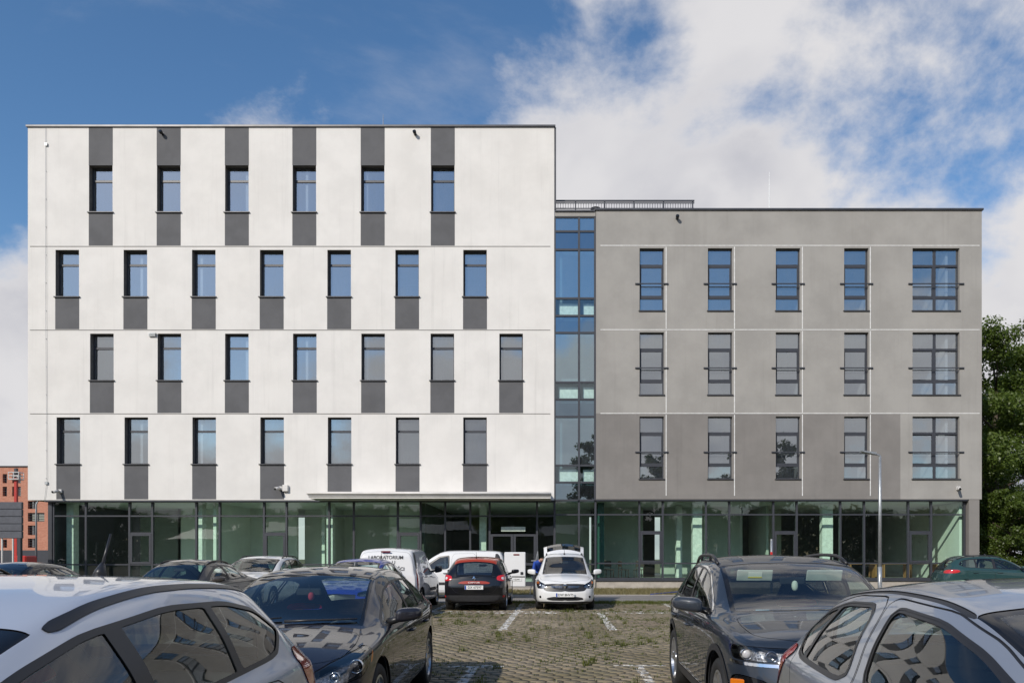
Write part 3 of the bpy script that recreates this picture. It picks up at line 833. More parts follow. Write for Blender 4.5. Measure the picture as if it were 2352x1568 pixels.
    # --- coordinates for outlines
    def co(s, kind, P=None):
        P = s.P if P is None else P; x, y, z = P[:, 0], P[:, 1], P[:, 2]
        if kind == 'side': return x, z
        if kind == 'plan': return x, np.abs(y)
        if kind == 'front': return np.abs(np.arctan2(y, x - (s.L - 1.1))) * 1.1, z
        if kind == 'rear': return np.abs(np.arctan2(y, 1.1 - x)) * 1.1, z
        if kind == 'fronty': return np.abs(y), z
    def limit(s, f, vmin=None, vmax=None, side=0, xmin=None, xmax=None):
        P = s.P
        if vmax is not None: f = np.maximum(f, (P[:, 6] - vmax) * 0.05)
        if vmin is not None: f = np.maximum(f, (vmin - P[:, 6]) * 0.05)
        if side: f = np.maximum(f, -P[:, 1] * side)
        if xmin is not None: f = np.maximum(f, xmin - P[:, 0])
        if xmax is not None: f = np.maximum(f, P[:, 0] - xmax)
        return f
    def take(s, field, T=None):
        """cut field < 0 out of T (default the body); returns the inside triangles, leaves the rest"""
        if T is None:
            s.P, i, o = split(s.P, s.body, field); s.body = o; return i
        s.P, i, o = split(s.P, T, field); return i, o
    def fpoly(s, kind, poly, grow=0.0, rounds=2, w=0.25, **lim):
        a, b = s.co(kind); pl = chaikin(poly, rounds, w) if rounds else poly
        return s.limit(sdf(a, b, pl) - grow, **lim)
    def piece(s, name, T, mat, off=0.0): 
        if len(T): s.pieces.append((name, T, mat, off))
    def panel(s, name, kind, poly, mat=None, gap=0.003, rounds=2, w=0.2, both=True, **lim):
        """a closed panel (door, bonnet) with a dark gap round it"""
        for side in ((1, -1) if both else (0,)):
            if side: lim['side'] = side
            ring = s.take(s.fpoly(kind, poly, grow=gap, rounds=rounds, w=w, **lim))
            a, o = s.take(s.fpoly(kind, poly, grow=-gap, rounds=rounds, w=w, **lim), ring)
            s.seam.append(o); s.piece(name, a, mat or s.sp['paint'])
    def cutpiece(s, name, kind, poly, mat, off=0.0, rounds=2, w=0.25, both=True, src=None, **lim):
        for side in ((1, -1) if both else (0,)):
            if side: lim['side'] = side
            s.piece(name, s.take(s.fpoly(kind, poly, rounds=rounds, w=w, **lim)), mat, off)
    def lamp(s, poly, rounds=2, w=.10):
        for side in (1, -1):
            t = s.take(s.fpoly('front', poly, rounds=rounds, w=w, side=side))
            a, o = s.take(s.fpoly('front', poly, grow=-.007, rounds=rounds, w=w, side=side), t)
            s.piece('headlamp', a, M_LENS, .001); s.piece('lamp_gasket', o, M_GLOSSBLACK, -.004)
    def near(s, kind, a, b, side=1):
        """surface point and normal where the outline coordinate is (a, b)"""
        A, B = s.co(kind); k = np.argmin((A - a) ** 2 + (B - b) ** 2 + 10 * (s.P[:, 1] * side < 0))
        return Vector(s.P[k, :3]), Vector(s.P[k, 3:6])
    def obj(s, name, T, mat, off, parent, flip=False):
        if len(T) == 0: return None
        u, inv = np.unique(T, return_inverse=True); P = s.P[u]
        n = P[:, 3:6] / np.maximum(np.linalg.norm(P[:, 3:6], axis=1, keepdims=True), 1e-9)
        V = P[:, :3] + n * off; V = V - [s.L / 2, 0, 0]
        TT = inv.reshape(-1, 3)
        # drop slivers
        A = np.linalg.norm(np.cross(V[TT[:, 1]] - V[TT[:, 0]], V[TT[:, 2]] - V[TT[:, 0]]), axis=1)
        TT = TT[A > 1e-9]
        if len(TT) == 0: return None
        if flip: TT = TT[:, ::-1]; n = -n
        return link(bpy.data.objects.new(name, np_mesh(name, V, TT, mat, n)), parent)

# ---- body shapes in metres at a reference size: top line, belt line, plan widths
TEMPL = {
 'hatch': dict(L=4.3, W=1.80, H=1.44,
   top=[(0, .86), (.04, .95), (.12, 1.05), (.35, 1.24), (.60, 1.355), (.9, 1.40), (1.5, 1.44), (1.95, 1.425), (2.25, 1.375), (2.5, 1.29), (3.2, .965), (3.35, .93), (3.8, .87), (4.1, .80), (4.24, .745), (4.3, .69)],
   belt=[(0, .80), (.2, .93), (.7, .97), (1.5, .95), (2.5, .90), (3.1, .87), (3.6, .82), (4.1, .73), (4.3, .61)],
   wt=[(0, .50), (.12, .565), (.35, .575), (.62, .58), (1.2, .605), (2.0, .61), (2.3, .615), (2.55, .64), (3.2, .71), (3.5, .725), (4.0, .68), (4.2, .56), (4.3, .42)]),
 'suv': dict(L=4.23, W=1.82, H=1.54,
   top=[(0, .90), (.04, 1.0), (.10, 1.09), (.30, 1.30), (.50, 1.45), (.75, 1.50), (1.4, 1.54), (1.9, 1.525), (2.2, 1.475), (2.4, 1.41), (3.05, 1.09), (3.2, 1.055), (3.7, 1.005), (4.02, .955), (4.17, .90), (4.23, .84)],
   belt=[(0, .85), (.2, .98), (.7, 1.03), (1.5, 1.00), (2.5, .97), (3.0, .965), (3.5, .94), (4.0, .885), (4.23, .75)],
   wt=[(0, .54), (.12, .60), (.35, .615), (.62, .625), (1.2, .67), (1.9, .68), (2.2, .685), (2.45, .70), (3.05, .75), (3.4, .785), (3.9, .765), (4.13, .68), (4.23, .50)]),
 'sedan': dict(L=4.6, W=1.79, H=1.45,
   top=[(0, .90), (.05, .99), (.35, 1.05), (.62, 1.08), (1.0, 1.24), (1.45, 1.385), (1.9, 1.44), (2.2, 1.45), (2.55, 1.41), (2.75, 1.345), (3.5, .97), (3.65, .94), (4.1, .88), (4.42, .80), (4.54, .75), (4.6, .69)],
   belt=[(0, .84), (.3, .96), (1.0, .97), (1.8, .95), (2.8, .91), (3.4, .88), (3.9, .82), (4.4, .73), (4.6, .61)],
   wt=[(0, .54), (.3, .60), (.7, .56), (1.4, .54), (2.0, .56), (2.55, .57), (2.8, .60), (3.5, .70), (3.8, .70), (4.3, .66), (4.5, .56), (4.6, .42)]),
 'van': dict(L=4.25, W=1.82, H=1.81,
   top=[(0, 1.60), (.03, 1.69), (.10, 1.75), (.5, 1.795), (1.4, 1.81), (2.1, 1.795), (2.4, 1.73), (2.65, 1.60), (3.3, 1.12), (3.45, 1.07), (3.9, .99), (4.1, .93), (4.2, .88), (4.25, .82)],
   belt=[(0, 1.02), (.5, 1.04), (2.0, 1.03), (2.8, 1.0), (3.2, .97), (3.6, .92), (4.0, .85), (4.25, .72)],
   wt=[(0, .66), (.10, .70), (.4, .71), (1.2, .71), (2.0, .70), (2.4, .68), (2.7, .68), (3.3, .72), (3.6, .70), (4.0, .64), (4.17, .56), (4.25, .42)]),
 'mpv': dict(L=4.5, W=1.76, H=1.66,
   top=[(0, 1.0), (.05, 1.12), (.2, 1.36), (.42, 1.565), (.7, 1.63), (1.5, 1.665), (2.2, 1.64), (2.5, 1.57), (2.75, 1.46), (3.5, 1.08), (3.65, 1.035), (4.15, .965), (4.38, .90), (4.46, .86), (4.5, .80)],
   belt=[(0, .95), (.3, 1.0), (1.5, .99), (2.7, .97), (3.3, .94), (3.8, .90), (4.3, .82), (4.5, .70)],
   wt=[(0, .56), (.2, .60), (.5, .60), (1.2, .62), (2.2, .62), (2.5, .625), (2.8, .65), (3.5, .71), (3.8, .70), (4.25, .66), (4.42, .58), (4.5, .44)]),
}
def make_spec(kind, L=None, W=None, H=None, paint=None, **over):
    t = TEMPL[kind]; L = L or t['L']; W = W or t['W']; H = H or t['H']
    kx, kw, kz = L / t['L'], W / t['W'], H / t['H']
    hw = W / 2 - 0.018
    sp = dict(kind=kind, L=L, W=W, H=H, paint=paint, kx=kx, kw=kw, kz=kz)
    sp['top'] = [(x * kx, z * kz) for x, z in t['top']]; sp['belt'] = [(x * kx, z * kz) for x, z in t['belt']]
    sp['wt'] = [(x * kx, w * kw) for x, w in t['wt']]
    sp['wsh'] = [(0, hw * .70), (.05, hw * .81), (.15, hw * .90), (.4, hw * .965), (.9, hw), (L * .5, hw), (L - 1.0, hw * .995), (L - .5, hw * .97), (L - .2, hw * .90), (L - .07, hw * .79), (L, hw * .66)]
    if kind == 'van': sp['wsh'][:3] = [(0, hw * .90), (.05, hw * .95), (.15, hw * .975)]
    sp['drop'] = [(0, .03), (.3, .05), (1.5 * kx, .055), (2.3 * kx, .052), (3.2 * kx, .045), (L - .3, .06), (L, .03)]
    sp['zb'] = [(0, .30), (.5, .22), (L * .5, .20), (L - .5, .20), (L, .22)]
    sp['lean_r'] = [(.2, .05), (.45, 0), (.7, .0), (.95, .06), (1.3, .08), (1.8, .12)]
    sp['lean_f'] = [(.15, .05), (.35, 0), (.52, .0), (.75, .055), (1.1, .09)]
    sp['wheels'] = (0.76 * kx + .02, L - 0.86 * kx, 0.325)
    sp['ws'] = (L - 1.10 * kx, None)
    sp.update(over)
    return sp

_wheel_cache = {}
def wheel_meshes(r, style):
    key = (round(r, 3), style)
    if key in _wheel_cache: return _wheel_cache[key]
    ty = MB(); hw = 0.105; rr = r * 0.68
    prof = [(rr, -hw + .012), (rr + .02, -hw), (r * .90, -hw - .006), (r * .965, -hw + .012), (r, -hw + .045), (r, hw - .045), (r * .965, hw - .012), (r * .90, hw + .006), (rr + .02, hw), (rr, hw - .012)]
    ty.lathe(prof, 40, 'y')
    rim = MB()
    rim.lathe([(rr + .004, hw - .006), (rr - .016, hw - .002), (rr - .03, hw - .03), (rr - .035, -hw)], 40, 'y')
    back = MB(); back.lathe([(rr - .034, -.01), (.02, -.01)], 32, 'y')
    nsp = {'five': 5, 'ten': 10, 'cover': 7}[style]
    for k in range(nsp):
        a0 = 2 * math.pi * k / nsp
        subs = ((-.13, .13) if style == 'five' else (0,))
        for da in subs:
            w0, w1 = (.022, .016) if style != 'cover' else (.045, .03)
            V = []
            for (rad, wd, yy) in ((.05, w0 * 1.3, hw - .028), (rr * .5, w0, hw - .022), (rr - .02, w1, hw - .014)):
                for sgn in (-1, 1):
                    a = a0 + da * (0.35 + 0.65 * rad / rr) if da else a0
                    px, pz = rad * math.cos(a) - sgn * wd * math.sin(a), rad * math.sin(a) + sgn * wd * math.cos(a)
                    V += [(px, yy, pz), (px, yy - .03, pz)]
            rim.add(V, [(0, 2, 6, 4), (4, 6, 10, 8), (0, 4, 5, 1), (4, 8, 9, 5), (2, 3, 7, 6), (6, 7, 11, 10)])
    rim.lathe([(.001, hw - .016), (.055, hw - .018), (.06, hw - .035), (.06, 0)], 20, 'y')
    out = (ty.mesh('tyre', M_RUBBER, True), rim.mesh('rim', M_ALLOY), back.mesh('dark_wheel_back', M_GLOSSBLACK, True))  # the black disc is only a dark background closing the gaps between the spokes
    _wheel_cache[key] = out
    return out

def place_plate(root, text, loc, rz, tilt=0.0, w=.52, blue=True):
    """number plate; faces -Y of its own frame before rz"""
    p = MB(); p.rbox(-w / 2, w / 2, -.006, .006, -.057, .057, .003)
    o = p.build('number_plate', M_WHITEP, root); o.location = loc; o.rotation_euler = (tilt, 0, rz)
    MB().box(-w / 2 + .004, -w / 2 + .045, -.0085, -.0065, -.052, .052).build('country_band', M_BLUEP, o)
    if text:
        me = text_mesh(text, .098, M_BLACKP, 'registration', .0012, .92)
        inst('registration', me, o, (.02, -.0085, 0))
    return o

def seat_mesh(name):
    if name in bpy.data.meshes: return bpy.data.meshes[name]
    m = MB()
    m.rbox(-.24, .26, -.25, .25, .30, .48, .05)
    b = MB(); b.rbox(-.07, .07, -.24, .24, 0, .60, .05); b.rbox(-.05, .05, -.13, .13, .64, .83, .04)
    b.box(-.01, .01, -.07, -.05, .58, .66); b.box(-.01, .01, .05, .07, .58, .66)
    ca, sa = math.cos(-.22), math.sin(-.22)
    m.add([(x * ca + z * sa - .22, y, -x * sa + z * ca + .44) for x, y, z in b.v], b.f)
    me = m.mesh(name, M_CABIN); return me

def rounded_blob(dx, dy, dz, p=3.0, nu=18, nv=12):
    """super-ellipsoid used for mirror heads"""
    V = []; Fc = []
    sg = lambda v, e: math.copysign(abs(v) ** e, v)
    for i in range(nv + 1):
        th = -math.pi / 2 + math.pi * i / nv
        for k in range(nu):
            ph = 2 * math.pi * k / nu; e = 2 / p
            V.append((dx * sg(math.cos(th), e) * sg(math.cos(ph), e), dy * sg(math.cos(th), e) * sg(math.sin(ph), e), dz * sg(math.sin(th), e)))
    for i in range(nv):
        for k in range(nu):
            k2 = (k + 1) % nu; Fc.append((i * nu + k, i * nu + k2, (i + 1) * nu + k2, (i + 1) * nu + k))
    return V, Fc

def build_car(name, sp, loc, heading, label, category='car', group=None, res=0.035, dens=1):
    """loc = ground point under the middle of the car; heading = angle of its nose from +X"""
    root = empty(name, loc, heading); tag(root, label, category, group)
    s = Shell(sp, res, dens); L = s.L; kx, kz = sp['kx'], sp['kz']; paint = sp['paint']
    V5, V7 = CUM[5], CUM[7]
    glass = sp.get('glass', M_CARGLASS); glass_r = sp.get('glass_rear', glass)
    # ---- wheel openings
    xr, xf_, rw = sp['wheels']; Ra = rw + sp.get('arch', .055)
    lip = sp.get('arch_clad', 0)
    for xw in (xr, xf_):
        d = lambda: np.hypot(s.P[:, 0] - xw, s.P[:, 2] - rw)
        s.take(s.limit(d() - Ra, vmax=CUM[4] + 1))
        if lip:
            for sd in (1, -1): s.piece('arch_cladding', s.take(s.limit(d() - Ra - lip, vmax=CUM[4] + 1, side=sd)), M_CLAD, .006)
    # ---- side glazing: a dark surround (or paint), then the panes inside it
    for (poly, mat, trim) in sp.get('dlo', []):
        for side in (1, -1):
            if trim:
                t = s.take(s.fpoly('side', poly, w=.12, grow=trim[0], vmax=V7 + 3, side=side))
                a, o = s.take(s.fpoly('side', poly, w=.12, vmax=V7 + 3, side=side), t)
                s.piece('window_trim', o, trim[1], .003)
            else: a = s.take(s.fpoly('side', poly, w=.12, vmax=V7 + 3, side=side))
            for (pl, gm) in sp['panes']:
                mg = sp.get('margin', .018)
                fp = np.maximum(s.fpoly('side', pl, rounds=1, w=.04, vmax=V7 + 3, side=side), s.fpoly('side', poly, w=.12, grow=-mg))
                g, a = s.take(fp, a)
                s.piece('side_window', g, gm or glass, -.004)
            s.piece('window_surround', a, mat or paint, .0 if mat is None else .001)
    # ---- windscreen and rear window in plan
    def screen(nm, x_lo, x_hi, bow_lo, bow_hi, pw, gm, frit):
        def fld(m):
            P = s.P; y2 = P[:, 1] ** 2
            return np.maximum.reduce([P[:, 0] - (x_hi - bow_hi * y2) + m, (x_lo - bow_lo * y2) - P[:, 0] + m, np.abs(P[:, 1]) - (P[:, 7] - pw) + m, (V7 + 1 - P[:, 6]) * .05])
        t = s.take(fld(0.0)); g, o = s.take(fld(frit), t)
        s.piece(nm, g, gm, -.003); s.piece(nm + '_border', o, M_GLOSSBLACK, -.003)
    if 'screen' in sp: screen('windscreen', *sp['screen'], glass, sp.get('frit', .04))
    if 'rear_screen' in sp: screen('rear_window', *sp['rear_screen'], glass_r, .035)
    # ---- further cut pieces, panels
    for c in sp.get('cuts', []):
        if c['name'] == 'headlamp': s.lamp(c['poly'])
        else: s.cutpiece(**c)
    for c in sp.get('panels', []): s.panel(**c)
    for (zc, mat) in sp.get('clad', []):
        zz = np.interp(s.P[:, 0], *np.array(zc).T); s.piece('sill_cladding', s.take(s.limit(s.P[:, 2] - zz, vmax=CUM[4])), mat, .004)
    # ---- emit
    made = {}
    s.obj('body', s.body, paint, 0, root)
    sm = np.concatenate(s.seam)
    if len(sm): tag(s.obj('panel_gap', sm, M_TRIM, -.006, root), kind='stuff')
    for (nm, T, mat, off) in s.pieces:
        o = s.obj(nm, T, mat, off, root)
        if o:
            made.setdefault(nm, []).append(o)
            if nm == 'headlamp': s.obj('lamp_housing', T, sp.get('housing', M_LAMPIN), -.06, o)
    for (a, z, r, m1, m2) in sp.get('lamp_rings', []):
        for o in made.get('headlamp', []):
            side = 1 if o.data.vertices[0].co.y > 0 else -1
            p, n = s.near('front', a, z, side); p = p - n * .030
            c = (p.x - L / 2, p.y, p.z); ring = MB()
            ring.lathe([(r, -.03), (r, .008), (r * .93, .012), (r * .86, .006), (r * .84, -.03)], 28, 'x', c); ring.build('lamp_ring', m1, o, True)
            lens = MB(); lens.lathe([(r * .80, -.02)] + [(r * .8 * math.cos(t), -.01 + r * .45 * math.sin(t)) for t in (.2, .5, .8, 1.1, 1.4, 1.57)], 20, 'x', c); lens.build('lamp_bulb', m2, o, True)
    # ---- inside lining
    solid = [s.body] + [T for (nm, T, mat, off) in s.pieces if 'window' not in nm and 'windscreen' not in nm and 'lamp' not in nm] + [T for (nm, T, m_, o_) in s.pieces if nm in ('window_surround', 'window_trim')]
    T = np.concatenate(solid); zmin = s.P[T, 2].min(1); bl = s.P[T, 8].mean(1); vv = s.P[T, 6].mean(1); xx = s.P[T, 0].mean(1)
    inside = (zmin > .3) & (xx < sp['screen'][1] + .05) & (xx > .03)
    s.obj('roof_lining', T[inside & (vv > V7)], sp.get('liner', M_LINER), -.022, root, flip=True)
    yy_ = s.P[T, 1].mean(1)
    for sd in (1, -1): s.obj('door_lining', T[inside & (vv <= V7) & (yy_ * sd > 0)], M_CABIN, -.022, root, flip=True)
    # ---- cabin
    hwid = sp['W'] / 2 - .1; xc = sp['screen'][1] - L / 2; cz = np.interp(sp['screen'][1], *np.array(sp['top']).T)
    fl = MB(); fl.box(-L / 2 + .25, L / 2 - .35, -hwid + .1, hwid - .1, .22, .29); fl.build('floor_pan', M_TRIM, root)
    if sp.get('cabin', True):
        da = MB()
        zt = cz - .10
        da.add([(xc - .62, y, z) for y, z in ((-hwid + .08, .55), (hwid - .08, .55), (hwid - .08, zt - .10), (-hwid + .08, zt - .10))] +
               [(xc - .50, y, z) for y, z in ((-hwid + .08, .55), (hwid - .08, .55), (hwid - .10, zt), (-hwid + .10, zt))] +
               [(xc + .02, y, z) for y, z in ((-hwid + .12, .55), (hwid - .12, .55), (hwid - .16, zt - .03), (-hwid + .16, zt - .03))],
               [(0, 1, 2, 3)[::-1], (3, 2, 6, 7), (7, 6, 10, 11), (0, 3, 7, 4), (1, 5, 6, 2), (4, 7, 11, 8), (5, 9, 10, 6), (8, 11, 10, 9)])
        da.build('dashboard', M_CABIN, root)
        sw = MB(); c0 = Vector((xc - .70, .36, zt - .09)); n = 22
        sw.tube([c0 + Vector((.185 * math.sin(a) * .38, .185 * math.cos(a), .185 * math.sin(a) * .92)) for a in np.linspace(0, 2 * math.pi, n)], .014, 6, False)
        sw.tube([c0 + Vector((0, -.17, 0)), c0 + Vector((.06, 0, -.02)), c0 + Vector((0, .17, 0))], .016, 6)
        sw.build('steering_wheel', M_TRIM, root, True)
        zs = sp.get('seat_z', 0.0); seat = seat_mesh('seat')
        for (sx, sy) in ((xc - 1.25, .36), (xc - 1.25, -.36)): inst('seat', seat, root, (sx, sy, zs))
        if sp.get('rear_seat', True):
            for sy in (.42, 0, -.42): inst('seat', seat, root, (xc - 2.1, sy, zs - .02))
        mi = MB(); mi.rbox(-.012, .012, -.115, .115, -.035, .035, .01); o = mi.build('inner_mirror', M_TRIM, root)
        xh = sp['screen'][0]; o.location = (xh - L / 2 + .20, 0, np.interp(xh + .2, *np.array(sp['top']).T) - .10)
    # ---- wheels
    style = sp.get('rims', 'five'); ty, rim, disc = wheel_meshes(rw, style)
    for xw in (xr, xf_):
        ks = np.argmin(abs(s.gridX - xw)); wy = s.G[s.nc + ks, CUM[2] * dens, 1]
        for side in (1, -1):
            w = inst('wheel', disc, root, (xw - L / 2, side * (wy - .115), rw), (0, 0, 0 if side > 0 else math.pi))
            inst('tyre', ty, w); inst('rim', rim, w)
            ln = MB(); n = 18; k0 = len(ln.v)
            for a in np.linspace(-.25, math.pi + .25, n):
                for yy in (wy - .02, wy - .42): ln.v.append((xw - L / 2 + (Ra + .012) * math.cos(a), side * yy, rw + (Ra + .012) * math.sin(a)))
            ln.f += [(2 * k, 2 * k + 1, 2 * k + 3, 2 * k + 2) for k in range(n - 1)]
            k0 = len(ln.v); ln.v += [(xw - L / 2, side * (wy - .42), rw)]
            ln.f += [(k0, 2 * k + 1, 2 * k + 3) for k in range(n - 1)]
            ln.build('wheel_housing', M_TRIM, root)
    ub = MB(); ub.box(-L / 2 + .15, L / 2 - .25, -.42, .42, .19, .23); ub.build('underbody', M_TRIM, root)
    # ---- mirrors
    if 'mirror' in sp:
        mx, mz, mm, msz = sp['mirror']
        for side in (1, -1):
            p, n = s.near('side', mx, mz, side)
            m = MB(); V, Fc = rounded_blob(*msz, 3.4, 28, 18)
            V = [(x * (1 - .18 * (y / msz[1])) - .22 * y, y, z * (1 - .22 * (y / msz[1] + 1) / 2) * (1.0 if z > 0 else .82) + .10 * y) for x, y, z in V]
            m.add([(x, y * side, z) for x, y, z in V], Fc if side > 0 else [f[::-1] for f in Fc])
            o = m.build('wing_mirror', mm, root, True)
            o.location = (p.x - L / 2, p.y + side * (msz[1] + .055), p.z + .075)
            g = MB(); k = msz[0] * .72
            g.add([(-k, -msz[1] * .75, -msz[2] * .68), (-k, msz[1] * .75, -msz[2] * .68), (-k, msz[1] * .75, msz[2] * .68), (-k, -msz[1] * .75, msz[2] * .68)], [(0, 3, 2, 1)])
            st = MB(); st.tube([(p.x - L / 2 - .01, p.y - side * .02, p.z + .01), (p.x - L / 2, p.y + side * .10, p.z + .045)], [.035, .028], 8); st.build('mirror_arm', M_TRIM, root, True)
    # ---- door handles
    for (hx, hz, hm) in sp.get('handles', []):
        for side in (1, -1):
            p, n = s.near('side', hx, hz, side)
            h = MB(); h.tube([(-.10, 0, 0), (-.085, side * .03, .002), (0, side * .036, .004), (.085, side * .03, .002), (.10, 0, 0)], [.011, .012, .013, .012, .011], 8)
            o = h.build('door_handle', hm or paint, root, True); o.location = (p.x - L / 2, p.y - side * .002, p.z)
    # ---- roof rails
    if 'rails' in sp:
        x0, x1, rm, hgt = sp['rails']
        xs = np.linspace(x0, x1, 12)
        for side in (1, -1):
            pts = []
            for i, x in enumerate(xs):
                k = np.argmin(abs(s.gridX - x)) + s.nc; jv = CUM[8] * dens if side > 0 else 2 * NH * dens - CUM[8] * dens
                q = s.G[k, jv]; up = hgt * (min(1, min(i, 11 - i) / 1.6))
                pts.append((q[0] - L / 2, q[1] + side * .01, q[2] + up + .004))
            r = MB(); r.tube(pts, .017, 8)
            for i in (4, 8): r.tube([(pts[i][0], pts[i][1], pts[i][2] - hgt - .01), pts[i]], .014, 6)
            r.build('roof_rail', rm, root, True)
    # ---- antenna
    if 'antenna' in sp:
        ax_, ay, alen, lean_x, lean_y, ar = sp['antenna']
        k = np.argmin(np.hypot(s.P[:, 0] - ax_, s.P[:, 1] - ay) - s.P[:, 2] * .0 + (s.P[:, 6] < V7) * 9); q = s.P[k, :3]
        a = MB(); b = Vector((q[0] - L / 2, q[1], q[2] - .005)); d = Vector((lean_x, lean_y, 1)).normalized()
        a.tube([b, b + d * .03, b + d * .07], [ar * 5, ar * 4, ar * 1.4], 10); a.tube([b + d * .05, b + d * alen], [ar * 1.2, ar * .8], 8)
        a.build('antenna', M_TRIM, root, True)
    # ---- wipers on the windscreen
    if sp.get('wipers'):
        for (y0, y1) in sp['wipers']:
            pts = []
            for yy, dx in ((y0, 0.02), (y0 + (y1 - y0) * .35, .05), (y0 + (y1 - y0) * .7, .07), (y1, .09)):
                x = sp['screen'][1] - sp['screen'][3] * yy * yy - dx
                k = np.argmin(np.hypot(s.P[:, 0] - x, s.P[:, 1] - yy) + (s.P[:, 6] < V7) * 9); q = s.P[k]
                pts.append((q[0] - L / 2 + .0, q[1], q[2] + .018))
            m = MB(); m.tube(pts, [.014, .011, .010, .006], 6); m.build('wiper', M_TRIM, root, True)
    s.root = root; s.made = made
    return s
# ------------------------------------------------------------------ the cars of this car park
P_SILVER = car_paint('silver_blue_paint', (0.58, 0.61, 0.67), 0.35, 0.33)
P_GREYBLUE = car_paint('grey_silver_paint', (0.34, 0.365, 0.41), 0.5, 0.33)
P_NAVY = car_paint('blue_black_paint', (0.009, 0.010, 0.019), 0.0, 0.4)
P_SLATE = car_paint('slate_grey_paint', (0.022, 0.030, 0.044), 0.0, 0.4)
P_WHITE = car_paint('white_paint', (0.74, 0.74, 0.73), 0.0, 0.4)
P_BLACK = car_paint('black_paint', (0.006, 0.006, 0.007), 0.0, 0.35)
P_ORANGE = car_paint('orange_paint', (0.36, 0.040, 0.012), 0.0, 0.35)
P_BLUE = car_paint('royal_blue_paint', (0.014, 0.034, 0.28), 0.0, 0.4)
P_BROWN = car_paint('brown_grey_paint', (0.050, 0.043, 0.038), 0.0, 0.4)
P_GREEN = car_paint('teal_green_paint', (0.022, 0.058, 0.060), 0.0, 0.4)
P_BGREY = car_paint('dark_grey_paint', (0.016, 0.016, 0.018), 0.0, 0.4)

def sc(poly, sp): return [(x * sp['kx'], z * sp['kz']) for x, z in poly]
def side_windows(sp, dlo, panes, mat=M_TRIM, trim=None, privacy=0):
    sp['dlo'] = [(sc(dlo, sp), mat, trim)]
    sp['panes'] = [(sc(p, sp), (M_CARGLASS_DARK if i < privacy else None)) for i, p in enumerate(panes)]

HATCH_DLO = [(.56, 1.12), (.80, 1.025), (1.5, .995), (2.3, .96), (3.02, .935), (2.88, 1.005), (2.6, 1.135), (2.33, 1.245), (2.0, 1.31), (1.5, 1.33), (1.0, 1.31), (.70, 1.255)]
HATCH_PANES = [[(.4, .85), (1.18, .85), (1.15, 1.45), (.4, 1.45)], [(1.24, .85), (1.81, .85), (1.81, 1.45), (1.21, 1.45)], [(1.90, .8), (3.3, .8), (3.3, 1.45), (1.90, 1.45)]]
SUV_DLO = [(.42, 1.22), (.66, 1.09), (1.4, 1.065), (2.2, 1.03), (2.86, 1.01), (2.72, 1.08), (2.45, 1.225), (2.2, 1.345), (1.9, 1.405), (1.4, 1.43), (.95, 1.41), (.60, 1.345)]
SUV_PANES = [[(.3, .9), (1.03, .9), (1.01, 1.6), (.3, 1.6)], [(1.08, .9), (1.67, .9), (1.67, 1.6), (1.06, 1.6)], [(1.74, .85), (3.1, .85), (3.1, 1.6), (1.74, 1.6)]]
SEDAN_DLO = [(.98, 1.10), (1.15, 1.025), (1.8, 1.0), (2.6, .965), (3.30, .94), (3.15, 1.01), (2.9, 1.14), (2.62, 1.255), (2.3, 1.32), (1.95, 1.33), (1.55, 1.29), (1.25, 1.21)]
SEDAN_PANES = [[(1.10, 1.10), (1.22, 1.05), (1.42, 1.04), (1.42, 1.23), (1.28, 1.19)],
               [(1.48, 1.04), (2.12, 1.01), (2.12, 1.30), (1.9, 1.295), (1.6, 1.265), (1.48, 1.24)],
               [(2.2, 1.005), (3.12, .97), (2.87, 1.10), (2.6, 1.215), (2.35, 1.28), (2.2, 1.295)]]
MPV_DLO = [(.35, 1.25), (.5, 1.07), (1.5, 1.05), (2.5, 1.02), (3.28, .995), (3.1, 1.10), (2.75, 1.29), (2.5, 1.42), (2.2, 1.49), (1.5, 1.525), (.8, 1.50), (.5, 1.42)]
MPV_PANES = [[(.45, 1.25), (.58, 1.11), (1.0, 1.09), (1.0, 1.46), (.58, 1.40)], [(1.08, 1.09), (1.85, 1.07), (1.85, 1.485), (1.08, 1.475)],
             [(1.95, 1.065), (3.1, 1.03), (2.72, 1.25), (2.45, 1.39), (2.15, 1.455), (1.95, 1.475)]]
VAN_DLO = [(2.02, 1.10), (2.9, 1.06), (3.12, 1.04), (2.95, 1.20), (2.62, 1.43), (2.42, 1.565), (2.2, 1.60), (2.02, 1.61)]
VAN_PANES = [[(2.07, 1.13), (2.95, 1.085), (2.84, 1.19), (2.58, 1.39), (2.38, 1.52), (2.2, 1.555), (2.07, 1.565)]]

def headlamp(poly): return dict(name='headlamp', kind='front', poly=poly, mat=M_LENS, off=0.001, rounds=2, w=.10, xmin=None)
def taillamp(poly, mat=M_RED, off=.006): return dict(name='tail_lamp', kind='rear', poly=poly, mat=mat, off=off, rounds=2, w=.2)
def door_polys(x0, x1, x2, zt, zb=.30):
    return [dict(name='door', kind='side', poly=[(x0, zb + .25), (x0 + .16, zb + .02), (x1 - .005, zb), (x1 - .005, zt), (x0 - .05, zt)], rounds=2, w=.12, vmax=CUM[4] + 3),
            dict(name='door', kind='side', poly=[(x1 + .005, zb), (x2 - .02, zb), (x2, zb + .2), (x2 + .02, zt), (x1 + .005, zt)], rounds=2, w=.12, vmax=CUM[4] + 3)]

def car_names(): return 'parked_car'
FACE, AWAY = R(-90), R(90)
CARS = {}

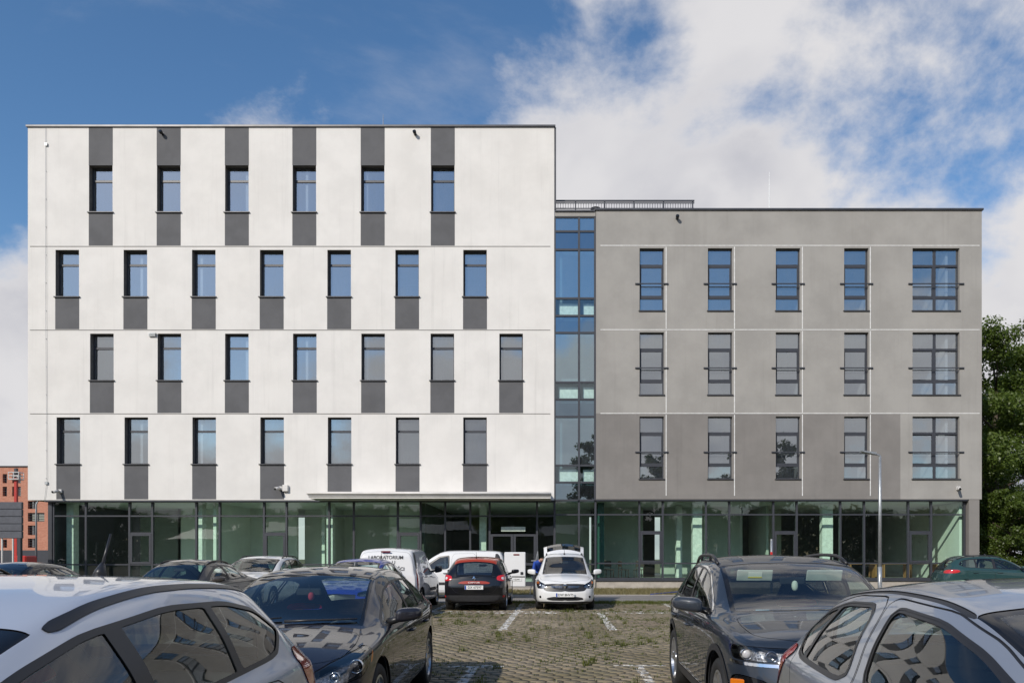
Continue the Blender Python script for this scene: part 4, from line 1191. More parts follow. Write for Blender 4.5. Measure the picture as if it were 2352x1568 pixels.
def car_silver_left():
    sp = make_spec('hatch', 4.30, 1.80, 1.44, P_SILVER)
    sp['top'] = [(0, .88), (.04, .97), (.12, 1.08), (.33, 1.27), (.55, 1.385), (.85, 1.42), (1.4, 1.435), (1.82, 1.405), (2.10, 1.335), (2.35, 1.255), (3.15, .955), (3.3, .93), (3.8, .86), (4.1, .79), (4.24, .74), (4.3, .68)]
    sp['wt'] = [(0, .50), (.12, .57), (.35, .585), (.62, .60), (1.2, .63), (1.9, .635), (2.15, .64), (2.4, .655), (3.15, .70), (3.5, .70), (4.0, .66), (4.2, .56), (4.3, .42)]
    side_windows(sp, HATCH_DLO, HATCH_PANES, M_TRIM, None)
    sp['dlo'] = [([(.55, 1.14), (.78, 1.035), (1.5, 1.0), (2.3, .96), (3.0, .935), (2.86, .985), (2.55, 1.09), (2.28, 1.185), (1.97, 1.27), (1.5, 1.322), (1.0, 1.312), (.70, 1.262)], M_TRIM, None)]
    sp['margin'] = .020
    sp['drop'] = [(0, .03), (.3, .035), (1.5, .030), (2.1, .042), (3.2, .045), (4.0, .06), (4.3, .03)]
    sp.update(screen=(2.16, 3.24, .10, .14, .035), rear_screen=(.10, .46, 0, .06, .06), frit=.06, rims='five', glass=M_CARGLASS, glass_rear=M_CARGLASS_DARK,
      mirror=(2.86, .95, P_SILVER, (.085, .11, .075)), handles=[(1.15, .83, None), (2.05, .80, None)],
      antenna=(.85, 0.02, .22, -.45, .0, .006), liner=M_LINER, wipers=[(-.55, .05), (.1, .62)],
      panels=door_polys(.85, 1.86, 2.98, .95) + [dict(name='bonnet', kind='plan', poly=[(3.36, -.2), (3.30, .66), (3.7, .72), (4.05, .66), (4.18, .3), (4.2, -.2)], rounds=2, vmin=CUM[7], both=False),
              dict(name='fuel_flap', kind='side', poly=[(.50, .70), (.66, .70), (.66, .86), (.50, .86)], rounds=3, side=-1, both=False, vmax=CUM[4])],
      cuts=[taillamp([(.62, .84), (.78, .76), (.96, .78), (1.13, .98), (1.02, 1.06), (.74, 1.0)]),
            dict(name='roof_rail', kind='plan', poly=[(.52, .560), (1.2, .598), (1.9, .602), (2.08, .592), (2.08, .632), (1.9, .630), (1.2, .624), (.52, .582)], mat=M_TRIM, off=.004, rounds=1, vmin=CUM[7]),
            headlamp([(.55, .62), (.8, .62), (1.2, .74), (1.25, .80), (.9, .76), (.6, .70)])])
    return sp
def car_silver_right():
    sp = make_spec('hatch', 4.05, 1.70, 1.44, P_GREYBLUE)
    sp['top'] = [(0, .90), (.04, .99), (.12, 1.09), (.30, 1.24), (.50, 1.345), (.75, 1.385), (1.25, 1.415), (1.60, 1.40), (1.86, 1.355), (2.10, 1.275), (2.85, .985), (3.0, .96), (3.45, .89), (3.8, .81), (3.98, .75), (4.05, .69)]
    sp['wt'] = [(0, .48), (.12, .53), (.35, .555), (.62, .57), (1.2, .595), (1.7, .60), (1.95, .605), (2.2, .625), (2.85, .67), (3.2, .66), (3.7, .62), (3.95, .52), (4.05, .40)]
    sp['belt'] = [(0, .84), (.2, .95), (.7, .955), (1.5, .93), (2.3, .90), (2.8, .87), (3.3, .82), (3.8, .72), (4.05, .60)]
    rub = (.009, M_TRIM)
    sp['kx'] = sp['kz'] = 1.0
    dlo1 = [(.47, 1.14), (.57, 1.0), (1.26, .965), (1.18, 1.295), (.80, 1.28), (.58, 1.23)]
    dlo2 = [(1.42, .96), (2.62, .92), (2.40, 1.04), (2.03, 1.185), (1.74, 1.265), (1.35, 1.295)]
    sp['dlo'] = [(dlo1, M_TRIM, rub), (dlo2, M_TRIM, rub)]
    sp['margin'] = .012
    sp['panes'] = [([(.3, .85), (.655, .85), (.735, 1.4), (.3, 1.4)], None), ([(.69, .85), (1.4, .85), (1.4, 1.4), (.77, 1.4)], None), ([(1.2, .8), (2.9, .8), (2.9, 1.4), (1.2, 1.4)], None)]
    sp.update(wheels=(.70, 3.22, .305), screen=(1.88, 2.90, .10, .16, .035), rear_screen=(.12, .42, 0, .06, .06), frit=.05,
      mirror=(2.52, .95, P_GREYBLUE, (.08, .105, .07)), handles=[(.98, .82, None), (1.62, .80, None)],
      antenna=(.85, 0.25, .45, -.1, .45, .004), rear_seat=True,
      panels=[dict(name='door', kind='side', poly=[(.74, .52), (.92, .30), (1.325, .30), (1.325, 1.0), (1.25, 1.335), (.82, 1.32), (.56, 1.262), (.43, 1.14), (.55, .94)], rounds=2, w=.12, vmax=CUM[8] - 1),
              dict(name='door', kind='side', poly=[(1.335, .30), (2.60, .30), (2.70, .55), (2.72, .90), (2.44, 1.06), (2.05, 1.225), (1.76, 1.305), (1.262, 1.335), (1.335, 1.0)], rounds=2, w=.10, vmax=CUM[8] - 1),
              dict(name='fuel_flap', kind='side', poly=[(.42, .66), (.58, .66), (.58, .82), (.42, .82)], rounds=3, side=-1, both=False, vmax=CUM[4])],
      cuts=[taillamp([(.52, .66), (.66, .66), (.84, .80), (1.0, 1.02), (.88, 1.05), (.68, .90)]),
            dict(name='roof_moulding', kind='plan', poly=[(.55, .52), (1.2, .548), (1.72, .552), (1.86, .556), (1.86, .580), (1.72, .575), (1.2, .57), (.55, .54)], mat=M_TRIM, off=-.004, rounds=1, vmin=CUM[7]),
            headlamp([(.5, .64), (.8, .62), (1.1, .74), (1.15, .80), (.8, .78), (.55, .74)])])
    return sp
def car_navy_hatch():
    sp = make_spec('hatch', 4.46, 1.80, 1.425, P_NAVY)
    side_windows(sp, HATCH_DLO, HATCH_PANES, M_TRIM, None)
    sp['belt'] = [(0, .84), (.2, .93), (.7, .94), (1.5, .90), (2.5, .87), (3.2, .85), (3.7, .80), (4.25, .72), (4.46, .60)]
    sp['dlo'] = [([(x, z - .03) for x, z in sp['dlo'][0][0]], M_TRIM, None)]
    sp['margin'] = .016
    sp.update(zb=[(0, .28), (.5, .20), (2.2, .18), (3.9, .18), (4.46, .20)],
      screen=(2.38, 3.36, .10, .18, .04), rear_screen=(.10, .52, 0, .06, .06), frit=.035, rims='ten', housing=M_LAMPIN,
      mirror=(2.90, .91, P_NAVY, (.09, .115, .075)), handles=[(1.2, .80, None), (2.12, .78, None)], wipers=[(-.62, -.02), (.02, .60)], liner=M_CABIN,
      panels=door_polys(.90, 1.94, 3.10, .92, .27) + [dict(name='bonnet', kind='plan', poly=[(3.46, -.2), (3.40, .68), (3.8, .735), (4.15, .70), (4.38, .36), (4.44, -.2)], rounds=2, vmin=CUM[6], both=False)],
      cuts=[headlamp([(.48, .655), (.60, .585), (.95, .615), (1.12, .70), (1.24, .82), (.95, .785), (.70, .735)]),
            dict(name='indicator', kind='front', poly=[(1.125, .68), (1.20, .72), (1.235, .80), (1.16, .75)], mat=M_AMBER, off=.0, rounds=1),
            dict(name='grille', kind='front', poly=[(-.1, .38), (.40, .40), (.48, .62), (.42, .67), (-.1, .70)], mat=M_GLOSSBLACK, off=-.012, rounds=1, both=False),
            dict(name='lower_grille', kind='front', poly=[(-.1, .22), (.62, .23), (.55, .33), (-.1, .34)], mat=M_TRIM, off=-.01, rounds=1, both=False),
            taillamp([(.55, .84), (.95, .86), (1.2, .90), (1.1, .97), (.6, .95)])],
      lamp_rings=[(.92, .70, .052, M_CHROME, M_GLOSSBLACK), (.70, .655, .040, M_REFLECTOR, M_REFLECTOR)])
    return sp
def car_slate_suv():
    sp = make_spec('suv', 4.23, 1.82, 1.54, P_SLATE)
    side_windows(sp, SUV_DLO, SUV_PANES, M_TRIM, (.018, M_CHROME), 2)
    sp.update(wheels=(.80, 3.38, .345), arch_clad=.055, clad=[([(0, .42), (.8, .36), (3.3, .34), (4.23, .34)], M_CLAD)], rims='five', glass_rear=M_CARGLASS_DARK, tuck=.05,
      screen=(2.25, 3.19, .08, .16, .045), rear_screen=(.10, .45, 0, .06, .06), frit=.045,
      mirror=(2.72, 1.0, P_SLATE, (.10, .13, .082)), handles=[(1.05, .87, None), (1.98, .84, None)], rails=(.55, 2.12, M_TRIM, .045), liner=M_LINER,
      panels=door_polys(.85, 1.70, 2.82, .98, .37) + [dict(name='bonnet', kind='plan', poly=[(3.28, -.2), (3.22, .70), (3.6, .745), (3.95, .71), (4.10, .42), (4.14, -.2)], rounds=2, vmin=CUM[6], both=False)],
      cuts=[headlamp([(.40, .765), (.55, .745), (.95, .745), (1.04, .845), (.85, .855), (.40, .845)]),
            dict(name='chrome_strip', kind='front', poly=[(-.1, .735), (.5, .735), (.96, .738), (1.0, .735), (.99, .715), (.5, .712), (-.1, .71)], mat=M_CHROME, off=.006, rounds=0),
            dict(name='grille', kind='front', poly=[(-.1, .745), (.385, .745), (.385, .845), (-.1, .85)], mat=M_GLOSSBLACK, off=-.012, rounds=0, both=False),
            dict(name='fog_lamp_surround', kind='front', poly=[(.56, .40), (.95, .42), (1.02, .60), (.84, .655), (.56, .60)], mat=M_GLOSSBLACK, off=-.014, rounds=2),
            dict(name='lower_grille', kind='front', poly=[(-.1, .36), (.50, .37), (.50, .56), (-.1, .58)], mat=M_TRIM, off=-.012, rounds=1, both=False),
            taillamp([(.5, .88), (.95, .90), (1.12, .96), (1.05, 1.02), (.5, 1.0)])],
      lamp_rings=[(.84, .80, .044, M_REFLECTOR, M_WHITE_LENS), (.63, .80, .044, M_REFLECTOR, M_GLOSSBLACK)])
    return sp
def car_white_mpv():
    sp = make_spec('mpv', 4.5, 1.75, 1.66, P_WHITE)
    side_windows(sp, MPV_DLO, MPV_PANES, M_TRIM, None, 2)
    sp['soft'] = 3
    sp.update(wheels=(.80, 3.66, .32), screen=(2.55, 3.60, .08, .14, .045), frit=.03, rims='ten', cabin=True, seat_z=.1,
      mirror=(3.02, 1.0, P_WHITE, (.085, .125, .10)), handles=[(1.2, .85, None), (2.15, .83, None)], rails=(.7, 2.3, M_TRIM, .035),
      antenna=(2.35, 0, .20, -.5, 0, .006), panels=door_polys(.85, 1.90, 3.05, 1.0, .30) + [dict(name='bonnet', kind='plan', poly=[(3.68, -.2), (3.62, .66), (4.0, .72), (4.25, .66), (4.40, .36), (4.44, -.2)], rounds=2, vmin=CUM[6], both=False)],
      cuts=[headlamp([(.48, .70), (.60, .63), (.80, .64), (.98, .82), (1.02, .90), (.86, .87), (.60, .78)]),
            dict(name='grille', kind='front', poly=[(-.1, .55), (.46, .55), (.56, .60), (.62, .73), (.52, .77), (-.1, .775)], mat=M_TRIM, off=-.012, rounds=1, both=False),
            dict(name='lower_grille', kind='front', poly=[(-.1, .29), (.50, .30), (.47, .40), (-.1, .42)], mat=M_TRIM, off=-.012, rounds=1, both=False),
            dict(name='fog_lamp', kind='front', poly=[(.63, .36), (.71, .36), (.71, .44), (.63, .44)], mat=M_GLOSSBLACK, off=-.006, rounds=3),
            dict(name='bumper_lip', kind='front', poly=[(-.1, .20), (.9, .22), (.9, .26), (.5, .275), (-.1, .27)], mat=M_CLAD, off=.004, rounds=0, both=False)],
      lamp_rings=[(.72, .72, .055, M_REFLECTOR, M_REFLECTOR), (.88, .80, .04, M_AMBER, M_AMBER)])
    return sp
def car_black_crossover():
    sp = make_spec('suv', 4.12, 1.78, 1.55, P_BLACK)
    sp['top'] = [(0, 1.0), (.04, 1.09), (.12, 1.19), (.28, 1.36), (.46, 1.475), (.75, 1.52), (1.4, 1.55), (1.9, 1.53), (2.2, 1.47), (2.4, 1.40), (2.98, 1.06), (3.1, 1.03), (3.6, .97), (3.9, .93), (4.06, .88), (4.12, .82)]
    sp['belt'] = [(0, .92), (.2, 1.02), (.7, 1.06), (1.5, 1.0), (2.5, .96), (3.0, .94), (3.5, .9), (3.9, .84), (4.12, .72)]
    sp['wsh'][:4] = [(0, .70), (.05, .78), (.15, .83), (.4, .855)]
    sp['wt'] = [(0, .56), (.12, .595), (.35, .59)] + sp['wt'][3:]
    side_windows(sp, SUV_DLO, SUV_PANES, M_TRIM, None, 2)
    sp.update(wheels=(.72, 3.32, .335), arch_clad=.04, clad=[([(0, .46), (.35, .44), (.8, .34), (3.3, .32), (4.12, .34)], M_CLAD)], glass_rear=M_CARGLASS_DARK, rims='five', housing=M_LAMPIN_DARK,
      screen=(2.25, 3.10, .08, .16, .045), rear_screen=(.05, .37, 0, .05, .055), frit=.04, antenna=(.60, 0, .20, -.4, 0, .005),
      mirror=(2.62, 1.0, M_GLOSSBLACK, (.09, .12, .08)), handles=[(1.05, .87, None), (1.9, .84, None)],
      panels=[dict(name='tailgate', kind='rear', poly=[(-.1, .50), (.40, .50), (.52, .58), (.62, .80), (.58, 1.02), (-.1, 1.04)], rounds=1, both=False, xmax=.5)] + door_polys(.85, 1.66, 2.72, .98, .37),
      cuts=[dict(name='roof_panel', kind='plan', poly=[(.38, -.2), (.36, .62), (.6, .66), (2.2, .70), (2.26, .3), (2.28, -.2)], mat=P_ORANGE, off=0, rounds=0, vmin=CUM[7] + 1, both=False),
            dict(name='reversing_lamp', kind='rear', poly=[(.70, .90), (.80, .90), (.80, .96), (.72, .98)], mat=M_WHITE_LENS, off=.008, rounds=1),
            taillamp([(.58, .90), (.66, .86), (.82, .86), (1.0, .95), (1.02, 1.02), (.84, 1.04), (.62, 1.0)]),
            dict(name='trim_strip', kind='rear', poly=[(-.1, .775), (.40, .775), (.43, .80), (.36, .855), (-.1, .86)], mat=P_ORANGE, off=.012, rounds=1, both=False),
            dict(name='reflector', kind='rear', poly=[(.72, .40), (.88, .41), (.88, .46), (.72, .46)], mat=M_RED, off=.008, rounds=0),
            headlamp([(.45, .74), (.7, .70), (1.0, .82), (1.05, .90), (.7, .84)])])
    return sp
def car_van(panel_side=True):
    sp = make_spec('van', 4.25, 1.80, 1.80, P_WHITE)
    side_windows(sp, VAN_DLO, VAN_PANES, M_TRIM, None)
    sp.update(wheels=(.72, 3.42, .32), screen=(2.46, 3.36, .08, .14, .04), frit=.03, rims='cover', seat_z=.18, rear_seat=False,
      mirror=(2.88, 1.07, M_TRIM, (.09, .12, .13)), handles=[(2.15, .95, M_TRIM), (1.3, .95, M_TRIM)], lean_r=[(.2, .0), (.5, -.02), (1.0, 0), (1.8, .10)], bulge=(.02, .10),
      panels=[dict(name='door', kind='side', poly=[(1.98, .32), (3.02, .32), (3.12, .6), (3.18, 1.02), (1.98, 1.08)], rounds=2, w=.12, vmax=CUM[5]),
              dict(name='sliding_door', kind='side', poly=[(1.02, .40), (1.94, .34), (1.94, 1.66), (1.04, 1.68)], rounds=2, w=.1, vmax=CUM[7] + 1),
              dict(name='rear_door', kind='rear', poly=[(.004, .44), (.66, .44), (.72, .9), (.68, 1.5), (.60, 1.66), (.004, 1.70)], rounds=1, w=.12, xmax=.3)],
      cuts=[dict(name='tail_lamp_housing', kind='rear', poly=[(.755, 1.20), (.90, 1.20), (.86, 1.66), (.735, 1.66)], mat=M_TRIM, off=.004, rounds=1),
            taillamp([(.77, .62), (.90, .62), (.905, 1.19), (.76, 1.19)]),
            dict(name='bumper', kind='rear', poly=[(-.1, .20), (1.4, .20), (1.3, .42), (1.0, .47), (-.1, .47)], mat=M_CLAD, off=.012, rounds=0, both=False, xmax=.42),
            dict(name='side_moulding', kind='side', poly=[(2.0, .52), (3.02, .52), (3.02, .62), (2.0, .62)], mat=M_CLAD, off=.01, rounds=0),
            headlamp([(.5, .72), (.8, .68), (1.05, .84), (1.05, .96), (.75, .9)])])
    return sp
def car_simple(kind, L, W, H_, paint, **kw):
    sp = make_spec(kind, L, W, H_, paint)
    dl, pn = {'hatch': (HATCH_DLO, HATCH_PANES), 'suv': (SUV_DLO, SUV_PANES), 'sedan': (SEDAN_DLO, SEDAN_PANES)}[kind]
    side_windows(sp, dl, pn, M_TRIM, kw.pop('trim', None), kw.pop('privacy', 0))
    kx, kz = sp['kx'], sp['kz']
    xh, xc = {'hatch': (2.28, 3.26), 'suv': (2.25, 3.14), 'sedan': (2.60, 3.56)}[kind]
    lo, hi = {'hatch': (.10, .48), 'suv': (.10, .42), 'sedan': (.72, 1.30)}[kind]
    zl = {'hatch': .74, 'suv': .80, 'sedan': .74}[kind] * kz
    mxz = {'hatch': (2.85, .95), 'suv': (2.7, 1.02), 'sedan': (3.1, .95)}[kind]
    sp.update(screen=(xh * kx, xc * kx, .08, .16, .045), rear_screen=(lo * kx, hi * kx, 0, .05, .06), frit=.035,
      mirror=(mxz[0] * kx, mxz[1] * kz, paint, (.085, .12, .075)), handles=[(1.15 * kx, .87 * kz, None), (2.05 * kx, .84 * kz, None)],
      panels=door_polys(.88 * kx, 1.86 * kx, 2.95 * kx, .94 * kz),
      cuts=[headlamp([(.46, zl - .10), (.8, zl - .11), (1.05, zl), (1.1, zl + .07), (.7, zl + .02), (.48, zl - .02)]), taillamp([(.52, zl + .10), (.95, zl + .10), (1.12, zl + .16), (1.05, zl + .24), (.55, zl + .22)]),
            dict(name='grille', kind='front', poly=[(-.1, zl - .22), (.40, zl - .20), (.44, zl - .06), (-.1, zl - .04)], mat=M_TRIM, off=-.01, rounds=0, both=False)])
    sp.update(kw)
    return sp
# ================================================================== ground
def sheet(name, x0, x1, y0, y1, z, mat, nx=1, ny=1):
    m = MB()
    m.add([(x0, y0, z), (x1, y0, z), (x1, y1, z), (x0, y1, z)], [(0, 1, 2, 3)])
    return tag(m.build(name, mat), kind='structure')

def ground_mat():
    m = bpy.data.materials.new('dry_turf'); m.use_nodes = True; t = NT(m.node_tree); b = t.n['Principled BSDF']
    tc = t.new('ShaderNodeTexCoord'); v = tc.outputs['Object']
    a = t.mix(t.smooth(t.noise(v, .25, 5, .6), .35, .65), (.075, .085, .030, 1), (.17, .15, .075, 1))
    c = t.mix(t.smooth(t.noise(v, 9, 5, .7), .4, .7), a, (.05, .06, .02, 1))
    t.put(b.inputs['Base Color'], c); b.inputs['Roughness'].default_value = .95
    bn = t.new('ShaderNodeBump'); bn.inputs['Strength'].default_value = .8; bn.inputs['Distance'].default_value = .05
    t.put(bn.inputs['Height'], t.noise(v, 30, 5, .7)); t.l.new(bn.outputs[0], b.inputs['Normal'])
    return m
def soil_mat():
    m = bpy.data.materials.new('joint_soil'); m.use_nodes = True; t = NT(m.node_tree); b = t.n['Principled BSDF']
    tc = t.new('ShaderNodeTexCoord'); v = tc.outputs['Object']
    a = t.mix(t.smooth(t.noise(v, .45, 5, .6), .42, .62), (.060, .045, .028, 1), (.070, .074, .022, 1))
    c = t.mix(t.smooth(t.noise(v, 25, 4, .7), .35, .7), a, (.10, .085, .055, 1))
    t.put(b.inputs['Base Color'], c); b.inputs['Roughness'].default_value = .95
    return m
PAVE_X0, PAVE_X1, PAVE_Y0, PAVE_Y1 = -15.0, 15.0, 0.5, 25.35
# painted bay lines: (x0, x1, y0, y1)
LINES = [(-1.20, -1.08, 6.0, 10.35), (-1.5, -.75, 10.30, 10.42), (1.06, 1.18, 6.0, 10.45), (.75, 1.5, 10.38, 10.50),
         (-1.22, -1.06, 15.6, 20.4), (1.08, 1.24, 15.6, 20.4), (-1.22, -1.06, 20.6, 25.2), (-14, .1, 20.42, 20.52), (-14, 6, 20.90, 21.00), (.9, 9, 20.42, 20.52),
         (3.4, 3.56, 15.6, 25.0), (5.8, 5.96, 15.6, 25.0), (-3.6, -3.44, 15.6, 25.0), (-6.0, -5.84, 15.6, 25.0)]
def stone_mat():
    m = bpy.data.materials.new('paving_stone'); m.use_nodes = True; t = NT(m.node_tree); b = t.n['Principled BSDF']
    tc = t.new('ShaderNodeTexCoord'); g = t.new('ShaderNodeNewGeometry')
    v = g.outputs['Position']
    ri = g.outputs['Random Per Island']
    base = t.mix(ri, (.225, .182, .122, 1), (.325, .270, .192, 1))
    base = t.mix(t.smooth(t.noise(v, .5, 5, .6), .35, .7), base, (.165, .135, .080, 1))
    base = t.mix(t.math('MULTIPLY', t.smooth(t.noise(v, .8, 4, .6), .46, .74), .42), base, (.125, .122, .045, 1))
    base = t.mix(t.math('MULTIPLY', t.smooth(t.noise(v, .33, 3, .5), .55, .72), .35), base, (.26, .19, .155, 1))
    base = t.mix(t.math('MULTIPLY', t.smooth(t.noise(v, 60, 3, .7), .45, .8), .5), base, (.10, .09, .075, 1))
    sep = t.new('ShaderNodeSeparateXYZ'); t.put(sep.inputs[0], v)
    tot = None
    wob = t.math('MULTIPLY', t.math('SUBTRACT', t.noise(v, 7, 3, .6), .5), .10)
    X = t.math('ADD', sep.outputs[0], wob); Y = t.math('ADD', sep.outputs[1], wob)
    for (x0, x1, y0, y1) in LINES:
        fx_ = t.math('LESS_THAN', t.math('ABSOLUTE', t.math('SUBTRACT', X, (x0 + x1) / 2)), (x1 - x0) / 2)
        fy_ = t.math('LESS_THAN', t.math('ABSOLUTE', t.math('SUBTRACT', Y, (y0 + y1) / 2)), (y1 - y0) / 2)
        f = t.math('MULTIPLY', fx_, fy_); tot = f if tot is None else t.math('MAXIMUM', tot, f)
    wear = t.math('MULTIPLY', t.smooth(t.noise(v, 6, 5, .7), .40, .56), .85)
    c = t.mix(t.math('MULTIPLY', tot, wear), base, (.72, .71, .68, 1))
    t.put(b.inputs['Base Color'], c); b.inputs['Roughness'].default_value = .88
    bn = t.new('ShaderNodeBump'); bn.inputs['Strength'].default_value = .5; bn.inputs['Distance'].default_value = .006
    t.put(bn.inputs['Height'], t.noise(v, 70, 4, .7)); t.l.new(bn.outputs[0], b.inputs['Normal'])
    return m
def paver_mat():
    m = bpy.data.materials.new('pavement_blocks'); m.use_nodes = True; t = NT(m.node_tree); b = t.n['Principled BSDF']
    tc = t.new('ShaderNodeTexCoord'); br = t.new('ShaderNodeTexBrick'); t.put(br.inputs['Vector'], tc.outputs['Object'])
    br.inputs['Scale'].default_value = 5.0; br.inputs['Mortar Size'].default_value = .025; br.inputs['Brick Width'].default_value = 1.0; br.inputs['Row Height'].default_value = .5
    br.inputs['Color1'].default_value = (.24, .225, .21, 1); br.inputs['Color2'].default_value = (.30, .28, .26, 1); br.inputs['Mortar'].default_value = (.12, .11, .10, 1)
    c = t.mix(t.smooth(t.noise(tc.outputs['Object'], .7, 5, .6), .35, .75), br.outputs[0], (.20, .185, .165, 1))
    t.put(b.inputs['Base Color'], c); b.inputs['Roughness'].default_value = .9
    return m

M_STONE = stone_mat()
sheet('ground', -400, 400, -300, 900, -.06, ground_mat())
lot = sheet('parking_lot', -60, 60, -22, PAVE_Y1, -.006, soil_mat())
pav = sheet('pavement', -60, 60, 25.50, 30.2, .012, paver_mat())
kb = MB(); kb.rbox(-60, 60, 25.36, 25.50, -.10, .03, .012); tag(kb.build('kerb', M_PLINTH), kind='structure')
kb = MB(); kb.rbox(-60, 60, 30.2, 30.28, -.10, .03, .008); tag(kb.build('kerb', M_PLINTH), kind='structure')
dry = sheet('lawn', -60, 60, 30.28, FY + .5, .006, ground_mat())
rd = sheet('road', -400, -26.5, 40, 75, -.02, plain('asphalt', (.055, .055, .058), .9, 0, .2, 4, .3, 80))

def paving():
    """interlocking stones of the car park: six-sided, rows offset, open joints"""
    px, py, gx, gy, nt = .205, .178, .014, .018, .034
    cols = int((PAVE_X1 - PAVE_X0) / px); rows = int((PAVE_Y1 - PAVE_Y0) / py)
    I, J = np.meshgrid(np.arange(cols), np.arange(rows), indexing='ij')
    cx = PAVE_X0 + (I + .5 * (J % 2)) * px + RNG.normal(0, .0025, I.shape); cy = PAVE_Y0 + (J + .5) * py + RNG.normal(0, .0025, I.shape)
    cz = RNG.normal(0, .0035, I.shape) + .010; rot = RNG.normal(0, .02, I.shape)
    cx, cy, cz, rot = (a.ravel() for a in (cx, cy, cz, rot))
    a, b = px / 2 - gx / 2, py / 2 - gy / 2
    prof = np.array([(-a, -b + nt), (-a + nt * 1.3, -b), (a - nt * 1.3, -b), (a, -b + nt), (a, b - nt), (a - nt * 1.3, b), (-a + nt * 1.3, b), (-a, b - nt)])
    top = np.concatenate([prof * .93, np.zeros((8, 1))], 1); bot = np.concatenate([prof, np.full((8, 1), -.028)], 1)
    V0 = np.concatenate([top, bot])
    tri = [(0, k, k + 1) for k in range(1, 7)] + [q for k in range(8) for q in ((k, k + 8, (k + 1) % 8), ((k + 1) % 8, k + 8, (k + 1) % 8 + 8))]
    tri = np.array(tri)
    # the 300 stones that show largest, between the parked cars, are objects of their own
    vis = (cy > 8.75) & (np.abs(cx - .05) < 1.05 + .02 * cy)
    order = np.where(vis, cy, 1e9).argsort(); solo = order[:300]
    one = np_mesh('paving_stone', V0, tri, M_STONE, smooth=False)
    for k in solo: inst('paving_stone', one, lot, (cx[k], cy[k], cz[k]), (0, 0, rot[k]))
    rest = np.setdiff1d(np.arange(len(cx)), solo)
    c, s = np.cos(rot[rest]), np.sin(rot[rest])
    V = np.stack([cx[rest][:, None] + V0[None, :, 0] * c[:, None] - V0[None, :, 1] * s[:, None], cy[rest][:, None] + V0[None, :, 0] * s[:, None] + V0[None, :, 1] * c[:, None], cz[rest][:, None] + V0[None, :, 2]], 2)
    T = tri[None] + (np.arange(len(rest)) * 16)[:, None, None]
    o = bpy.data.objects.new('paving_stones', np_mesh('paving_stones', V.reshape(-1, 3), T.reshape(-1, 3), M_STONE, smooth=False))
    tag(link(o, lot), kind='stuff')
paving()

def leaf_mat(name, c1, c2, trans=.35):
    m = bpy.data.materials.new(name); m.use_nodes = True; t = NT(m.node_tree); t.n.clear()
    g = t.new('ShaderNodeNewGeometry'); ri = g.outputs['Random Per Island']
    c = t.mix(ri, (*c1, 1), (*c2, 1))
    d = t.new('ShaderNodeBsdfDiffuse'); t.put(d.inputs[0], c)
    tr = t.new('ShaderNodeBsdfTranslucent'); t.put(tr.inputs[0], t.mix(.5, c, (c2[0] * 1.4, c2[1] * 1.3, c2[2] * .5, 1)))
    mx = t.new('ShaderNodeMixShader'); mx.inputs[0].default_value = trans; t.l.new(d.outputs[0], mx.inputs[1]); t.l.new(tr.outputs[0], mx.inputs[2])
    gl = t.new('ShaderNodeBsdfGlossy'); gl.inputs['Roughness'].default_value = .45; gl.inputs[0].default_value = (.6, .6, .6, 1)
    m2 = t.new('ShaderNodeMixShader'); m2.inputs[0].default_value = .05; t.l.new(mx.outputs[0], m2.inputs[1]); t.l.new(gl.outputs[0], m2.inputs[2])
    o = t.new('ShaderNodeOutputMaterial'); t.l.new(m2.outputs[0], o.inputs[0])
    return m
M_GRASS = leaf_mat('grass_blades', (.075, .100, .020), (.165, .180, .040))
M_DRYGRASS = leaf_mat('dry_grass_blades', (.16, .14, .055), (.34, .29, .15))
M_LEAF = leaf_mat('tree_leaves', (.060, .100, .014), (.150, .215, .042), .45)
M_LEAF2 = leaf_mat('poplar_leaves', (.030, .050, .018), (.075, .100, .035), .35)
M_BARK = plain('bark', (.085, .065, .050), .95, 0, .3, 8, .8, 25)

def blades(name, X, Y, n_per, h, spread, mat, lab, cat, z0=0.0, hv=.5):
    n = len(X) * n_per
    hx = np.repeat(h if hasattr(h, '__len__') else np.full(len(X), h), n_per)
    sp_ = np.repeat(spread if hasattr(spread, '__len__') else np.full(len(X), spread), n_per)
    bx = np.repeat(X, n_per) + RNG.normal(0, 1, n) * sp_; by = np.repeat(Y, n_per) + RNG.normal(0, 1, n) * sp_
    hh = hx * (1 - hv + 2 * hv * RNG.random(n)); ang = RNG.random(n) * 6.283; lean = RNG.normal(0, .55, n) * hh; w = .0035 + .003 * RNG.random(n)
    ca, sa = np.cos(ang), np.sin(ang)
    z = np.full(n, z0)
    A = np.stack([bx - ca * w, by - sa * w, z], 1); B = np.stack([bx + ca * w, by + sa * w, z], 1)
    Cm = np.stack([bx - sa * lean * .45 , by + ca * lean * .45, z + hh * .62], 1); D = np.stack([bx - sa * lean * 1.2, by + ca * lean * 1.2, z + hh], 1)
    C1 = Cm + np.stack([ca * w, sa * w, 0 * w], 1) * .8; C0 = Cm - np.stack([ca * w, sa * w, 0 * w], 1) * .8
    V = np.stack([A, B, C1, C0, D], 1).reshape(-1, 3); k = np.arange(n) * 5
    T = np.concatenate([np.stack([k, k + 1, k + 2], 1), np.stack([k, k + 2, k + 3], 1), np.stack([k + 3, k + 2, k + 4], 1)])
    o = bpy.data.objects.new(name, np_mesh(name, V, T, mat, smooth=False)); tag(link(o), lab, cat, kind='stuff')
    return o
